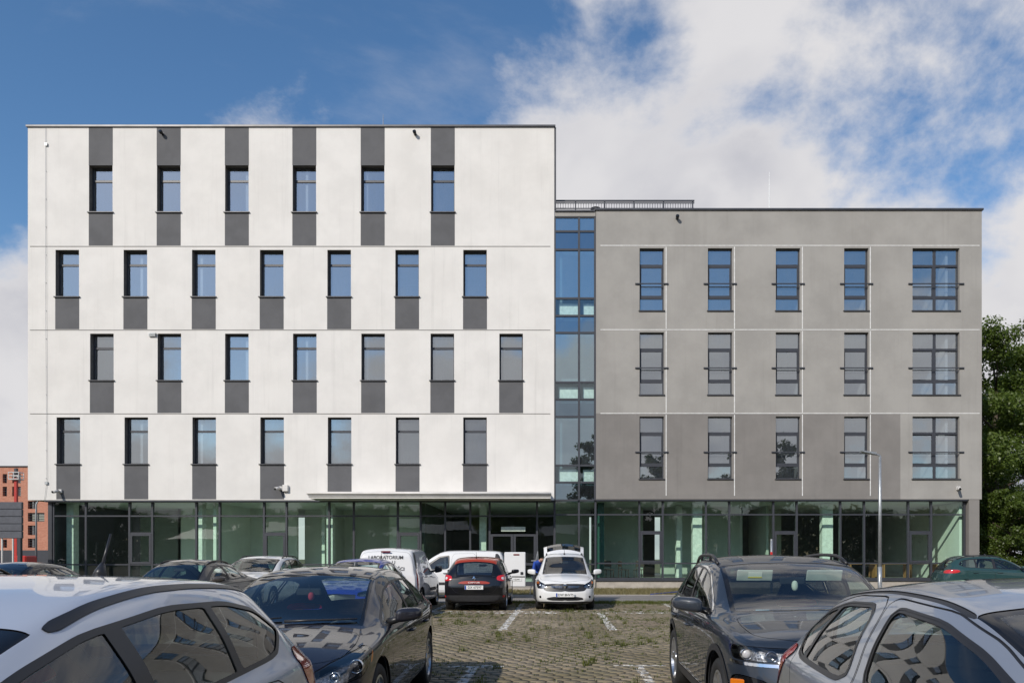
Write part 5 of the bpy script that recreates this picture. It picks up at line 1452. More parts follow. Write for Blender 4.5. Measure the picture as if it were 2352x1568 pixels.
def vnoise(X, Y, s, seed):
    r = np.random.default_rng(seed); g = r.random((64, 64)); x, y = X / s % 63, Y / s % 63
    i, j = x.astype(int), y.astype(int); u, v = x - i, y - j; u, v = u * u * (3 - 2 * u), v * v * (3 - 2 * v)
    return (g[i, j] * (1 - u) + g[(i + 1) % 64, j] * u) * (1 - v) + (g[i, (j + 1) % 64] * (1 - u) + g[(i + 1) % 64, (j + 1) % 64] * u) * v
def weeds():
    # weeds root in the joints between the stones
    px, py = .205, .178; n = 34000
    X = RNG.uniform(-9, 9, n); Y = RNG.uniform(8.2, 25.3, n)
    X = np.round(X / px) * px + px / 2 * (np.round((Y - PAVE_Y0) / py) % 2); Y = PAVE_Y0 + np.round((Y - PAVE_Y0) / py) * py
    d = vnoise(X + 40, Y + 40, 1.3, 3) * .6 + vnoise(X + 40, Y + 40, .4, 4) * .4 + np.clip((Y - 23.2) * .16, 0, .3)
    keep = RNG.random(n) < np.clip((d - .42) * 1.8, 0.05, .8); X, Y, d = X[keep], Y[keep], d[keep]
    big = (RNG.random(len(X)) < .05)
    h = np.where(big, .075, .030) * (.7 + .6 * RNG.random(len(X))); s = np.where(big, .032, .030)
    blades('weeds', X[~big], Y[~big], 7, h[~big], s[~big], M_GRASS, 'low green weeds growing in the joints of the paving', 'weeds')
    blades('grass_tufts', X[big], Y[big], 26, h[big], s[big], M_GRASS, 'taller bright green grass tufts rising from the paving joints', 'grass')
    n = 9000; X = RNG.uniform(-4, 12, n); Y = RNG.uniform(30.3, 36.2, n)
    blades('dry_grass', X, Y, 5, .09, .06, M_DRYGRASS, 'straw coloured dry grass strip in front of the building', 'grass')
    n = 1500; X = RNG.uniform(-3, 9, n); Y = RNG.uniform(24.6, 25.35, n)
    blades('kerb_grass', X, Y, 10, .075, .05, M_GRASS, 'green grass fringe along the kerb of the pavement', 'grass')
weeds()

# ================================================================== trees
def tree_meshes(hgt, rad, n_leaf, leaf, seed, base=.25, slim=1.0, mat=None):
    r = np.random.default_rng(seed); tr = MB(); clumps = []
    top = Vector((r.normal(0, .03) * hgt, r.normal(0, .03) * hgt, hgt * .86))
    pts = [Vector((0, 0, -.1))]
    for t in (.15, .35, .6, .8, 1.0): pts.append(Vector((top.x * t + r.normal(0, .012) * hgt, top.y * t + r.normal(0, .012) * hgt, top.z * t)))
    r0 = hgt * .022; tr.tube(pts, [r0, r0 * .82, r0 * .66, r0 * .46, r0 * .26, r0 * .08], 9)
    nl = 15
    for i in range(nl):
        t = base + (1 - base) * (i + .5) / nl * .97; k = t * 5; j = min(int(k), 4); p0 = pts[j].lerp(pts[j + 1], k - j)
        az = i * 2.4 + r.normal(0, .3); env = math.sin(math.pi * min(1, (t - base) / (1 - base) * .82 + .16)) ** .7
        ln = rad * env * (.8 + .4 * r.random()); up = .25 + .5 * t
        d = Vector((math.cos(az), math.sin(az), up)).normalized()
        p1 = p0 + d * ln * .5 + Vector((0, 0, ln * .03)); p2 = p0 + d * ln + Vector((0, 0, ln * .12))
        tr.tube([p0, p1, p2], [r0 * (1 - t) * .5 + .02, r0 * (1 - t) * .3 + .014, .01], 6)
        for q in range(7):
            f = .35 + .65 * (q + .5) / 7; b0 = p0.lerp(p1, f * 2) if f < .5 else p1.lerp(p2, f * 2 - 1)
            dd = Vector(r.normal(0, 1, 3)); dd.z = abs(dd.z) * .5 + .1; dd.normalize(); e = b0 + dd * ln * (.22 + .25 * r.random())
            tr.tube([b0, e], [.022, .007], 4, False); clumps.append((e, ln)); clumps.append((b0.lerp(e, .5), ln))
    C = np.array([tuple(c) for c, _ in clumps]); S = np.array([max(.32, .13 * l + .016 * hgt) for _, l in clumps])
    w = S ** 2; k = r.choice(len(C), n_leaf, p=w / w.sum())
    off = r.normal(0, 1, (n_leaf, 3)); off /= np.linalg.norm(off, axis=1, keepdims=True); off *= (r.random((n_leaf, 1)) ** .45) * S[k][:, None] * np.array([1.1, 1.1, .75])
    P = C[k] + off
    nrm = r.normal(0, 1, (n_leaf, 3)) + off * .8 + [0, 0, .7]; nrm /= np.linalg.norm(nrm, axis=1, keepdims=True)
    a = np.cross(nrm, r.normal(0, 1, (n_leaf, 3))); a /= np.linalg.norm(a, axis=1, keepdims=True); b = np.cross(nrm, a)
    sz = leaf * (.6 + .8 * r.random((n_leaf, 1)))
    V = np.stack([P - a * sz, P - b * sz * .5, P + a * sz, P + b * sz * .5 + nrm * sz * .15], 1).reshape(-1, 3); q = np.arange(n_leaf) * 4
    T = np.concatenate([np.stack([q, q + 1, q + 2], 1), np.stack([q, q + 2, q + 3], 1)])
    V[:, :2] *= slim
    return tr.mesh('trunk', M_BARK, True), np_mesh('crown', V, T, mat or M_LEAF, smooth=False)
def plant_tree(me, loc, rz, label, s=1.0, group=None):
    root = empty('tree', loc, rz); root.scale = (s, s, s); tag(root, label, 'tree', group)
    inst('trunk', me[0], root); inst('crown', me[1], root)
    return root
T_A = tree_meshes(16.5, 5.4, 70000, .095, 11, .12)
T_B = tree_meshes(18.5, 4.2, 18000, .20, 23, .12, 1.0, M_LEAF2)
T_C = tree_meshes(9.5, 4.0, 30000, .11, 31, .12)
plant_tree(T_A, (27.0, 46.0, 0), .4, 'large leafy tree rising behind the right end of the grey block')
plant_tree(T_A, (31.5, 50.0, 0), 2.3, 'leafy tree at the right picture edge, partly behind the larger tree', .95)
plant_tree(T_C, (25.4, 42.0, -.2), 1.3, 'low dark tree beside the corner of the grey block', .62)
plant_tree(T_C, (29.6, 43.5, -.4), 3.3, 'low dark tree at the right edge behind the green car', .75)
plant_tree(T_C, (26.6, 49.5, -.6), 4.1, 'low dark tree filling the gap between the grey block and the big tree', .6)
plant_tree(T_C, (33.5, 46, -.3), 5.0, 'bushy low tree furthest right at the picture edge', .8)
# across the street, behind the camera: mirrored in the glass fronts
for i, (me, x, y, s, lb) in enumerate(((T_B, 5.2, -16, 1.0, 'tall slender tree behind the camera mirrored in the stair tower'), (T_B, 24.5, -18, 1.05, 'tall slender tree mirrored in the right grey windows'),
      (T_B, 14.0, -22, .9, 'tall slender tree mirrored in the middle grey windows'), (T_C, -42.0, -26, 1.0, 'round tree mirrored in the left glazing'), (T_C, -30.5, -27, 1.05, 'broad tree mirrored in the glazing left of the canopy'),
      (T_C, -24.0, -24, .9, 'smaller tree mirrored beside the canopy'), (T_C, -6.0, -24, 1.1, 'round tree mirrored in the entrance glass'), (T_B, -62, -20, .7, 'tree mirrored in the left corner glazing'))):
    plant_tree(me, (x, y, 0), i * 1.7, lb, s)
fn = 60000; FX = RNG.uniform(-115, 115, fn); hmax = 6.5 + 5.5 * vnoise(FX + 200, FX * 0 + 9, 7.0, 8) + 2.5 * vnoise(FX + 200, FX * 0 + 9, 2.2, 9)
P = np.stack([FX, RNG.uniform(-92, -84, fn), hmax * RNG.random(fn) ** .75], 1); a = RNG.normal(0, .58, (fn, 3)); b2 = RNG.normal(0, .58, (fn, 3))
tag(link(bpy.data.objects.new('added_tree_belt', np_mesh('added_tree_belt', np.stack([P, P + a, P + b2], 1).reshape(-1, 3), np.arange(3 * fn).reshape(-1, 3), M_LEAF2, smooth=False))), 'belt of trees added out of view to hide the pale horizon mirrored in the glass', 'trees', kind='stuff')  # added out of view: screens the yellowish horizon from the glass, greens its reflections
hall = empty('warehouse', (-28, -48, 0)); tag(hall, 'long low hall with shallow roof mirrored in the left glazing', 'building')
m = MB(); m.box(-30, 34, -8, 8, 0, 5.2); m.build('wall', plain('hall_wall', (.085, .10, .075), .8), hall)
m = MB(); m.add([(-30.5, -8.5, 5.2), (34.5, -8.5, 5.2), (34.5, 8.5, 5.2), (-30.5, 8.5, 5.2), (-30.5, 0, 6.9), (34.5, 0, 6.9)], [(0, 1, 5, 4), (2, 3, 4, 5), (0, 4, 3), (1, 2, 5), (0, 3, 2, 1)]); m.build('roof', plain('hall_roof', (.30, .31, .30), .6), hall)
for k in range(9):
    m = MB(); m.box(-26 + k * 6.6, -22.5 + k * 6.6, 8.01, 8.06, 2.2, 3.8); m.build('window', M_GLOSSBLACK, hall)

# ================================================================== far left: brick flats, sign boards, lift
def far_left():
    Yb = 80.0; k = F_PX / Yb; X = lambda u: (u - VPX) / k; Z = lambda v: H - (v - VPY) / k
    mb_ = bpy.data.materials.new('red_brick'); mb_.use_nodes = True; t = NT(mb_.node_tree); b = t.n['Principled BSDF']
    tc = t.new('ShaderNodeTexCoord'); mp = t.mapping(tc.outputs['Object'], rot=(R(90), 0, 0)); br = t.new('ShaderNodeTexBrick'); t.put(br.inputs['Vector'], mp)
    br.inputs['Scale'].default_value = 3.2; br.inputs['Color1'].default_value = (.46, .175, .105, 1); br.inputs['Color2'].default_value = (.58, .26, .17, 1); br.inputs['Mortar'].default_value = (.34, .22, .17, 1); br.inputs['Mortar Size'].default_value = .02
    t.put(b.inputs['Base Color'], t.mix(t.math('MULTIPLY', t.smooth(t.noise(tc.outputs['Object'], .4, 4, .6), .4, .7), .35), br.outputs[0], (.42, .17, .11, 1))); b.inputs['Roughness'].default_value = .9
    root = empty('apartment_building', (0, 0, 0)); tag(root, 'red brick apartment building far behind the left corner of the white block', 'building')
    wins = [(6, 16, 1088, 1109), (28, 48, 1088, 1109), (6, 16, 1117, 1139), (28, 48, 1117, 1139), (64, 85, 1150, 1168), (64, 102, 1177, 1197), (64, 85, 1206, 1228), (64, 85, 1236, 1257), (7, 16, 1238, 1257), (28, 48, 1238, 1257), (-30, -18, 1088, 1109), (-30, -18, 1117, 1139), (64, 70, 1088, 1109), (64, 70, 1117, 1139)]
    hs = [(X(a), X(e), Z(d), Z(c)) for a, e, c, d in wins]
    m = wall_sheet(X(-260), X(330), 0, Z(1072), hs, Yb, .4)
    kk = len(m.v); x0, x1, zt = X(-260), X(330), Z(1072)
    m.v += [(x0, Yb, 0), (x0, Yb + 14, 0), (x0, Yb + 14, zt), (x0, Yb, zt), (x1, Yb, 0), (x1, Yb + 14, 0), (x1, Yb + 14, zt), (x1, Yb, zt)]
    m.f += [(kk, kk + 3, kk + 2, kk + 1), (kk + 4, kk + 5, kk + 6, kk + 7), (kk + 1, kk + 2, kk + 6, kk + 5), (kk + 3, kk + 7, kk + 6, kk + 2)]
    for h in hs: reveal(*h, Yb, .35, m)
    m.build('wall', mb_, root)
    g = sheet_glass('flat_window_glass', (.10, .12, .14), .25)
    for (a, e, c, d) in hs:
        w = e - a; hh = d - c
        f = MB(); f.box(0, .07, 0, .08, 0, hh); f.box(w - .07, w, 0, .08, 0, hh); f.box(.07, w - .07, 0, .08, 0, .07); f.box(.07, w - .07, 0, .08, hh - .07, hh); f.box(w / 2 - .04, w / 2 + .04, -.004, .08, .07, hh - .07)
        for r_ in range(3): f.box(.0, w, -.30, -.28, .25 + r_ * .27, .28 + r_ * .27)
        o = f.build('window', M_FRAME, root); o.location = (a, Yb + .30, c); pane(o, .07, .04, .07, w - .14, hh - .14, g)
    m = MB(); m.box(X(-260), X(330), Yb - .05, Yb - .004, 0, Z(1263)); m.build('plinth', M_FRAME, root)
    m = MB(); m.box(x0 - .1, x1 + .1, Yb - .1, Yb + .3, zt, zt + .12); m.build('roof_coping', M_COPING, root)
    for (u, s_) in ((48, .35), (52, .45), (18, .2)):
        m = MB(); m.lathe([(s_ * .6, 0), (s_ * .6, s_), (s_, s_), (s_, s_ * 1.4), (.01, s_ * 1.5)], 8, 'z', (X(u), Yb + 4, zt)); m.build('roof_vent', M_COPING, root)
    # sign boards on posts
    Ys = 33.0; k2 = F_PX / Ys; X2 = lambda u: (u - VPX) / k2; Z2 = lambda v: H - (v - VPY) / k2
    sg = empty('sign_board', (X2(52), Ys, 0)); tag(sg, 'blank dark grey board clad sign on posts at the left picture edge', 'sign')
    zt, zb = Z2(1152), Z2(1236); n = 5
    for i in range(n):
        m = MB(); h_ = (zt - zb) / n; m.rbox(-3.6, 0, -.06, .06, zb + i * h_ + .008, zb + (i + 1) * h_ - .008, .012); m.build('board', plain('sign_grey', (.085, .09, .105), .5, .2), sg)
    m = MB(); m.box(-3.55, -.03, -.02, .02, zb + .02, zt - .02); m.build('backing', M_FRAME, sg)
    for x in (-.12, -3.3):
        m = MB(); m.rbox(x - .09, x + .06, -.05, .09, -.05, zb + .05, .01); m.build('post', M_FRAME, sg)
    # aerial lift
    Yl = 62.0; k3 = F_PX / Yl; X3 = lambda u: (u - VPX) / k3; Z3 = lambda v: H - (v - VPY) / k3
    lr = empty('aerial_lift', (X3(37), Yl, 0)); tag(lr, 'red mast lift with white work cage in front of the brick flats', 'lift')
    M_RM = principled('lift_red', (.45, .03, .02), .45)
    m = MB(); m.rbox(-.9, 1.4, -.8, .8, .35, 1.0, .08); m.rbox(.3, 1.3, -.7, .7, 1.0, 1.7, .1); m.build('chassis', M_RM, lr)
    for x in (-.6, 1.0):
        for yv in (-.75, .75):
            m = MB(); m.lathe([(.16, -.12), (.38, -.13), (.42, -.06), (.42, .06), (.38, .13), (.16, .12)], 16, 'y', (x, yv, .42)); m.build('wheel', M_RUBBER, lr, True)
    z = .9; top = Z3(1100)
    for i in range(3):
        z1 = .9 + (top - .9) * (i + 1) / 3; m = MB(); w = .15 - i * .025; m.box(-w, w, -w, w, z, z1 + .1); m.lathe([(w * 1.5, z1 - .1), (w * 1.5, z1 + .05)], 8); m.build('mast', M_RM, lr); z = z1
    m = MB(); cw, cd, chh = .42, .3, .55
    for zz in (0, chh / 2, chh): m.tube([(-cw, -cd, top + zz), (cw, -cd, top + zz), (cw, cd, top + zz), (-cw, cd, top + zz), (-cw, -cd, top + zz)], .03, 6)
    for (a, e) in ((-cw, -cd), (cw, -cd), (cw, cd), (-cw, cd), (0, -cd)): m.tube([(a, e, top), (a, e, top + chh)], .03, 6)
    m.box(-cw, cw, -cd, cd, top - .06, top); m.build('work_cage', M_SILVERW, lr)
    m = MB(); m.rbox(-.12, .12, -.1, .1, top + chh * .6, top + chh + .35, .03); m.build('control_unit', M_FRAME, lr)
    # street lamp, flag poles, blue notice, hedge, red car
    m = MB(); m.tube([(X3(6), Yl + 4, 0), (X3(6), Yl + 4, Z3(1150)), (X3(12), Yl + 4, Z3(1139)), (X3(34), Yl + 4, Z3(1136))], [.09, .07, .055, .05], 8); tag(m.build('street_lamp', M_STEEL, None, True), 'bowed pale street lamp before the brick flats', 'lamp post')
    for u, lb in ((5, 'white flag pole standing under the grey sign board, leftmost'), (30, 'white flag pole beside the red mast lift')):
        m = MB(); m.tube([(X2(u), Ys, 0), (X2(u), Ys, 2.6)], .035, 8); tag(m.build('flag_pole', M_SILVERW), lb, 'pole')
    nt = empty('notice_sign', (X3(77), Yl - 6, 0)); tag(nt, 'small blue notice sign with white letters by the hedge', 'sign')
    m = MB(); m.tube([(-.3, 0, 0), (-.3, 0, 1.5)], .03, 6); m.tube([(.3, 0, 0), (.3, 0, 1.5)], .03, 6); m.build('post', M_STEEL, nt)
    m = MB(); m.rbox(-.46, .46, -.03, .03, 1.25, 2.1, .01); m.build('panel', principled('sign_blue', (.02, .035, .16), .5), nt)
    inst('lettering', text_mesh('nfl', .55, principled('sign_white', (.8, .8, .8), .6)), nt, (0, -.035, 1.68))
    hd_n = 5000; HX = RNG.uniform(-62, -38, hd_n); HY = RNG.uniform(52, 53.5, hd_n); HZ = RNG.random(hd_n) ** .7 * 1.0
    a = RNG.normal(0, .12, (hd_n, 3)); b2 = RNG.normal(0, .12, (hd_n, 3)); P = np.stack([HX, HY, HZ], 1)
    V = np.stack([P, P + a, P + b2], 1).reshape(-1, 3); o = bpy.data.objects.new('hedge', np_mesh('hedge', V, np.arange(3 * hd_n).reshape(-1, 3), M_LEAF, smooth=False)); tag(link(o), 'low green hedge along the street before the brick flats', 'hedge')
far_left()

# ================================================================== street lamp, post, interior furniture
def lamp_post():
    Y = 26.4; k = F_PX / Y; x = (2021 - VPX) / k; zt = H - (1048 - VPY) / k
    r = empty('street_lamp', (x, Y, 0)); tag(r, 'galvanised street lamp with flat head in front of the grey block', 'lamp post')
    m = MB(); m.tube([(0, 0, -.1), (0, 0, 1.2)], [.075, .072], 12); m.tube([(0, 0, 1.2), (0, 0, zt)], [.062, .046], 12); m.build('pole', M_STEEL, r, True)
    m = MB(); m.rbox(-.03, .03, -.077, -.066, .45, .85, .004); m.build('service_hatch', M_STEEL, r)
    m = MB(); m.tube([(0, 0, zt - .15), (0, 0, zt + .03), (-.10, 0, zt + .07), (-.25, 0, zt + .10)], .034, 8); m.build('arm', M_STEEL, r, True)
    m = MB(); m.add([(-.16, -.11, zt + .06), (-.16, .11, zt + .06), (-.16, .11, zt + .14), (-.16, -.11, zt + .14), (-.66, -.13, zt + .16), (-.66, .13, zt + .16), (-.66, .13, zt + .20), (-.66, -.13, zt + .20)],
                    [(0, 1, 2, 3)[::-1], (4, 5, 6, 7), (0, 4, 7, 3)[::-1], (1, 2, 6, 5)[::-1], (3, 7, 6, 2)[::-1], (0, 1, 5, 4)[::-1]]); m.build('lamp_head', M_STEEL, r)
lamp_post()
def marker():
    Y = 31.0; k = F_PX / Y; x = (1772 - VPX) / k; z = H - (1240 - VPY) / k
    r = empty('marker_post', (x, Y, 0)); tag(r, 'short galvanised post with a red band on the grass behind the slate car', 'post')
    m = MB(); m.tube([(0, 0, -.1), (0, 0, z)], .05, 10); m.lathe([(.06, z), (.06, z + .03), (.01, z + .05)], 10); m.build('pole', M_STEEL, r, True)
    m = MB(); m.lathe([(.0525, z - .62), (.0525, z - .48)], 10); m.build('band', M_RED, r, True)
marker()
m = MB(); m.tube([(3.75, 30.2, .05), (4.6, 30.8, .09), (5.9, 31.6, .16)], .022, 8); tag(m.build('broom_handle', principled('blue_handle', (.03, .06, .25), .4)), 'blue broom handle lying on the pavement edge', 'tool')

M_WOOD = plain('desk_wood', (.42, .20, .08), .5, 0, .15, 5)
def desk_mesh():
    t = MB(); t.rbox(-.7, .7, -.35, .35, .71, .74, .006); l = MB(); l.box(-.66, -.60, -.32, .32, 0, .705)
    return t.mesh('desk_top', M_WOOD), l.mesh('leg_panel', M_WOOD)
DT, DL = desk_mesh()
for i, (x, y, lb) in enumerate(((15.2, 1.6, 'wooden desk behind the glass left of the street lamp'), (17.0, 1.9, 'wooden desk behind the glass right of the street lamp'), (16.2, 4.2, 'wooden desk in the second row inside the right hall'), (18.6, 2.4, 'wooden desk nearest the right corner of the hall'), (13.9, 3.8, 'wooden desk deep in the hall behind the column'))):
    d = empty('desk', (x, FY + y, .48)); tag(d, lb, 'desk', 'desks in the ground floor hall')
    inst('desk_top', DT, d); inst('leg_panel', DL, d); inst('leg_panel', DL, d, (1.26, 0, 0))
def chair_parts():
    s = MB(); s.rbox(-.22, .22, -.21, .21, .43, .47, .015); b = MB(); b.rbox(-.22, .22, .19, .22, .60, .88, .012); l = MB(); l.box(-.015, .015, -.015, .015, 0, .44); bl = MB(); bl.box(-.015, .015, -.015, .015, 0, .87)
    M = plain('dark_chair', (.05, .03, .025), .6); return s.mesh('seat', M), b.mesh('backrest', M), l.mesh('leg', M), bl.mesh('leg', M)
CH = chair_parts()
for i, (x, lb, rz) in enumerate(((2.55, 'dark chair inside the glass nearest the white people carrier', .3), (3.3, 'dark chair inside the glass, middle of the three', 1.9), (4.05, 'dark chair inside the glass nearest the casement', -.4))):
    c = empty('chair', (x, FY + 1.3, .48), rz); tag(c, lb, 'chair', 'chairs behind the ground floor glass')
    inst('seat', CH[0], c); inst('backrest', CH[1], c)
    for (a, e, q) in ((-.19, -.18, 2), (.19, -.18, 2), (-.19, .2, 3), (.19, .2, 3)): inst('leg', CH[q], c, (a, e, 0))
# ================================================================== the parked cars
def at_front(x, y_front, L): return (x, y_front + L / 2, 0)
s = build_car('parked_car', car_silver_left(), (-2.15, 2.18, 0), FACE, 'light silver hatchback nearest the camera on the left, tail lamp beside the navy car', res=.02, dens=2)
s = build_car('parked_car', car_silver_right(), (2.03, 2.45, 0), FACE, 'grey silver hatchback nearest the camera at the lower right corner', res=.02, dens=2)
CA = s
s = build_car('parked_car', car_navy_hatch(), (-2.36, 7.45, 0), FACE + R(1.6), 'dark navy hatchback facing the camera, right of the light silver car', res=.02, dens=2)
NAVY = s; place_plate(s.root, '', (4.46 / 2 + .095, 0, .50), R(90))
s = build_car('parked_car', car_slate_suv(), (2.22, 7.42, 0), FACE - R(1.0), 'slate grey crossover with roof rails facing the camera beside the grey silver hatchback', res=.02, dens=2)
SLATE = s
s = build_car('parked_car', car_white_mpv(), (.22, 23.55, 0), FACE, 'white people carrier facing the camera with its tailgate raised', res=.035)
E = s
place_plate(s.root, 'DW 8HV7S', (4.5 / 2 + .125, 0, .46), R(90))
s = build_car('parked_car', car_black_crossover(), (-2.33, 23.1, 0), AWAY, 'black crossover with orange roof seen from behind beside the white people carrier', res=.035)
place_plate(s.root, 'DX 67597', (-4.12 / 2 - .055, 0, .68), R(-90))
me = text_mesh('CAPTUR', .052, M_WHITE_LENS, 'model_lettering', .0015, 1.7); inst('model_lettering', me, s.root, (-4.12 / 2 - .068, 0, .818), (0, 0, R(-90)))
b = MB(); b.add([(-.045, 0, 0), (0, 0, -.07), (.045, 0, 0), (0, 0, .07), (-.02, -.012, 0), (0, -.012, -.03), (.02, -.012, 0), (0, -.012, .03)], [(0, 1, 5, 4), (1, 2, 6, 5), (2, 3, 7, 6), (3, 0, 4, 7), (4, 5, 6, 7)])
o = b.build('badge', M_CHROME, s.root); o.location = (-4.12 / 2 - .035, 0, .93); o.rotation_euler = (0, 0, R(-90))
s = build_car('delivery_van', car_van(), (-4.72, 22.75, 0), AWAY, 'white panel van with black laboratory lettering on its rear doors', 'van', res=.035)
VANG = s
s = build_car('delivery_van', car_van(), (-4.05, 28.3, 0), R(180), 'white panel van parked crosswise behind the black crossover with a rear door open', 'van', res=.04)
VANH = s
build_car('parked_car', car_simple('hatch', 4.0, 1.72, 1.50, P_BLUE, antenna=(.75, .25, .24, -.3, 0, .006)), (-4.80, 18.2, 0), FACE, 'royal blue hatchback, only its roof showing behind the navy car', res=.04)
build_car('parked_car', car_simple('sedan', 4.6, 1.80, 1.475, P_BROWN, rails=(1.5, 2.6, M_TRIM, .015)), (-8.25, 16.9, 0), FACE, 'brown grey saloon facing the camera behind the light silver car', res=.035)
build_car('parked_car', car_simple('suv', 4.5, 1.84, 1.58, P_WHITE, rails=(.6, 2.2, M_CLAD, .04), privacy=2), (-9.2, 23.3, 0), FACE, 'white sport utility car facing the camera in front of the left glazing', res=.04)
build_car('parked_car', car_simple('sedan', 4.6, 1.80, 1.42, P_BLACK, privacy=2), (-11.95, 16.6, 0), FACE, 'black saloon with sloping tail at the left picture edge', res=.04)
build_car('parked_car', car_simple('suv', 4.55, 1.80, 1.44, P_BGREY, rails=(.5, 2.3, M_TRIM, .03), privacy=2), (-7.15, 7.3, 0), FACE, 'dark grey estate, only its roof edge showing over the light silver car', res=.035)
s = build_car('parked_car', car_simple('hatch', 4.09, 1.76, 1.60, P_GREEN, rails=(.55, 2.1, M_TRIM, .04)), (16.6, 28.6, .012), R(-8), 'teal green hatchback with roof rails parked before the right end of the building', res=.035)

def tailgate():
    """raised tailgate of the white people carrier"""
    r = E.root; L = 4.5
    hinge = Vector((-L / 2 + .55, 0, 1.63)); n = 14; m = MB(); g = MB(); half = .66
    rows = [(0, 0), (.25, .16), (.5, .29), (.75, .36), (.95, .37)]
    def P(u, v): 
        d, z = np.interp(v, np.linspace(0, 1, 5), [q[0] for q in rows]), np.interp(v, np.linspace(0, 1, 5), [q[1] for q in rows])
        y = u * half * (1 + .06 * v); return (hinge.x - d, y, hinge.z + z - .13 * u * u)
    us = np.linspace(-1, 1, n); vs = np.linspace(0, 1, 9)
    for i in range(n - 1):
        for j in range(8):
            inner = 1 <= i < n - 2 and 2 <= j < 7
            t = g if inner else m; k = len(t.v)
            t.v += [P(us[i], vs[j]), P(us[i + 1], vs[j]), P(us[i + 1], vs[j + 1]), P(us[i], vs[j + 1])]; t.f.append((k, k + 1, k + 2, k + 3))
            if not inner: t.v += [tuple(np.array(t.v[k + q]) - [0, 0, .05]) for q in range(4)]; t.f.append((k + 7, k + 6, k + 5, k + 4))
    for j in (0, 8):
        for i in range(n - 1):
            k = len(m.v); a, b_ = P(us[i], vs[j]), P(us[i + 1], vs[j]); m.v += [a, b_, (b_[0], b_[1], b_[2] - .05), (a[0], a[1], a[2] - .05)]; m.f.append((k, k + 1, k + 2, k + 3))
    for i in (0, n - 1):
        for j in range(8):
            k = len(m.v); a, b_ = P(us[i], vs[j]), P(us[i], vs[j + 1]); m.v += [a, b_, (b_[0], b_[1], b_[2] - .05), (a[0], a[1], a[2] - .05)]; m.f.append((k, k + 1, k + 2, k + 3))
    o = m.build('tailgate', P_WHITE, r); g.build('rear_window', M_CARGLASS_DARK, o)
    w = MB(); w.tube([P(0, .95), P(.05, .6), P(.3, .35)], .014, 6); w.build('rear_wiper', M_TRIM, o)
    for sy in (-.6, .6):
        w = MB(); w.tube([(hinge.x + .15, sy, hinge.z - .35), (hinge.x - .4, sy, hinge.z + .12)], .014, 6); w.build('gas_strut', M_TRIM, r)
    b = MB(); b.add([(0, -.05, .05), (0, .05, .05), (0, 0, -.06), (.012, -.028, .035), (.012, .028, .035), (.012, 0, -.03)], [(0, 1, 4, 3), (1, 2, 5, 4), (2, 0, 3, 5), (3, 4, 5)])
    o = b.build('badge', M_CHROME, r); o.location = (L / 2 + .07, 0, .70)
    for z in (.665, .70):
        b = MB()
        b.tube([(L / 2 - .10, -.50, z + .01), (L / 2 + .055, -.28, z), (L / 2 + .085, -.08, z)], .009, 6); b.tube([(L / 2 - .10, .50, z + .01), (L / 2 + .055, .28, z), (L / 2 + .085, .08, z)], .009, 6)
        b.build('grille_bar', M_CHROME, r)
tailgate()
def van_lettering():
    r = VANG.root; L = 4.25
    M_T = principled('van_lettering_black', (.02, .02, .022), .5)
    for (txt, y, z, size, sx) in (('LABORATORIUM', 0, 1.515, .135, .94), ('U', -.22, 1.375, .135, 1.0), ('OŚCI', -.37, 1.20, .135, .94)):
        dx = -L / 2 - .026 + (z - 1.0) * .125
        inst('lettering', text_mesh(txt, size, M_T, 'lettering', .0022, sx), r, (dx, y, z), (R(-7.1), 0, R(-90)))
    m = MB(); m.rbox(-.13, .13, -.02, .01, -.022, .022, .008); o = m.build('brake_light', principled('dark_red_lens', (.16, .01, .01), .2), r); o.location = (-L / 2 + .055, 0, 1.675); o.rotation_euler = (0, 0, R(-90))
    for side in (-1,):
        for (txt, x, z, s_) in (('GEOTECHNIKA', -.75, 1.36, .13), ('BADANIA', -.75, 1.24, .10), ('GRUNTU', -.75, 1.0, .09)):
            p, n = VANG.near('side', x + L / 2, z, side)
            inst('lettering', text_mesh(txt, s_, M_T, 'lettering', .001), r, (p.x - L / 2, p.y + side * .006, z), (R(-5), 0, 0))
        m = MB(); pts = [(-.45, -.04), (-.2, .0), (.1, .05), (.45, .075), (.44, .045), (.1, .0), (-.2, -.06)]; k = len(pts)
        m.add([(x, 0, z) for x, z in pts], [tuple(range(k))]); p, n = VANG.near('side', -.7 + L / 2, 1.13, side)
        o = m.build('logo_swoosh', principled('logo_red', (.5, .03, .03), .4), r); o.location = (-.7, p.y + side * .014, 1.13)
    place_plate(r, '', (-L / 2 - .04, -.3, .62), R(-90))
van_lettering()
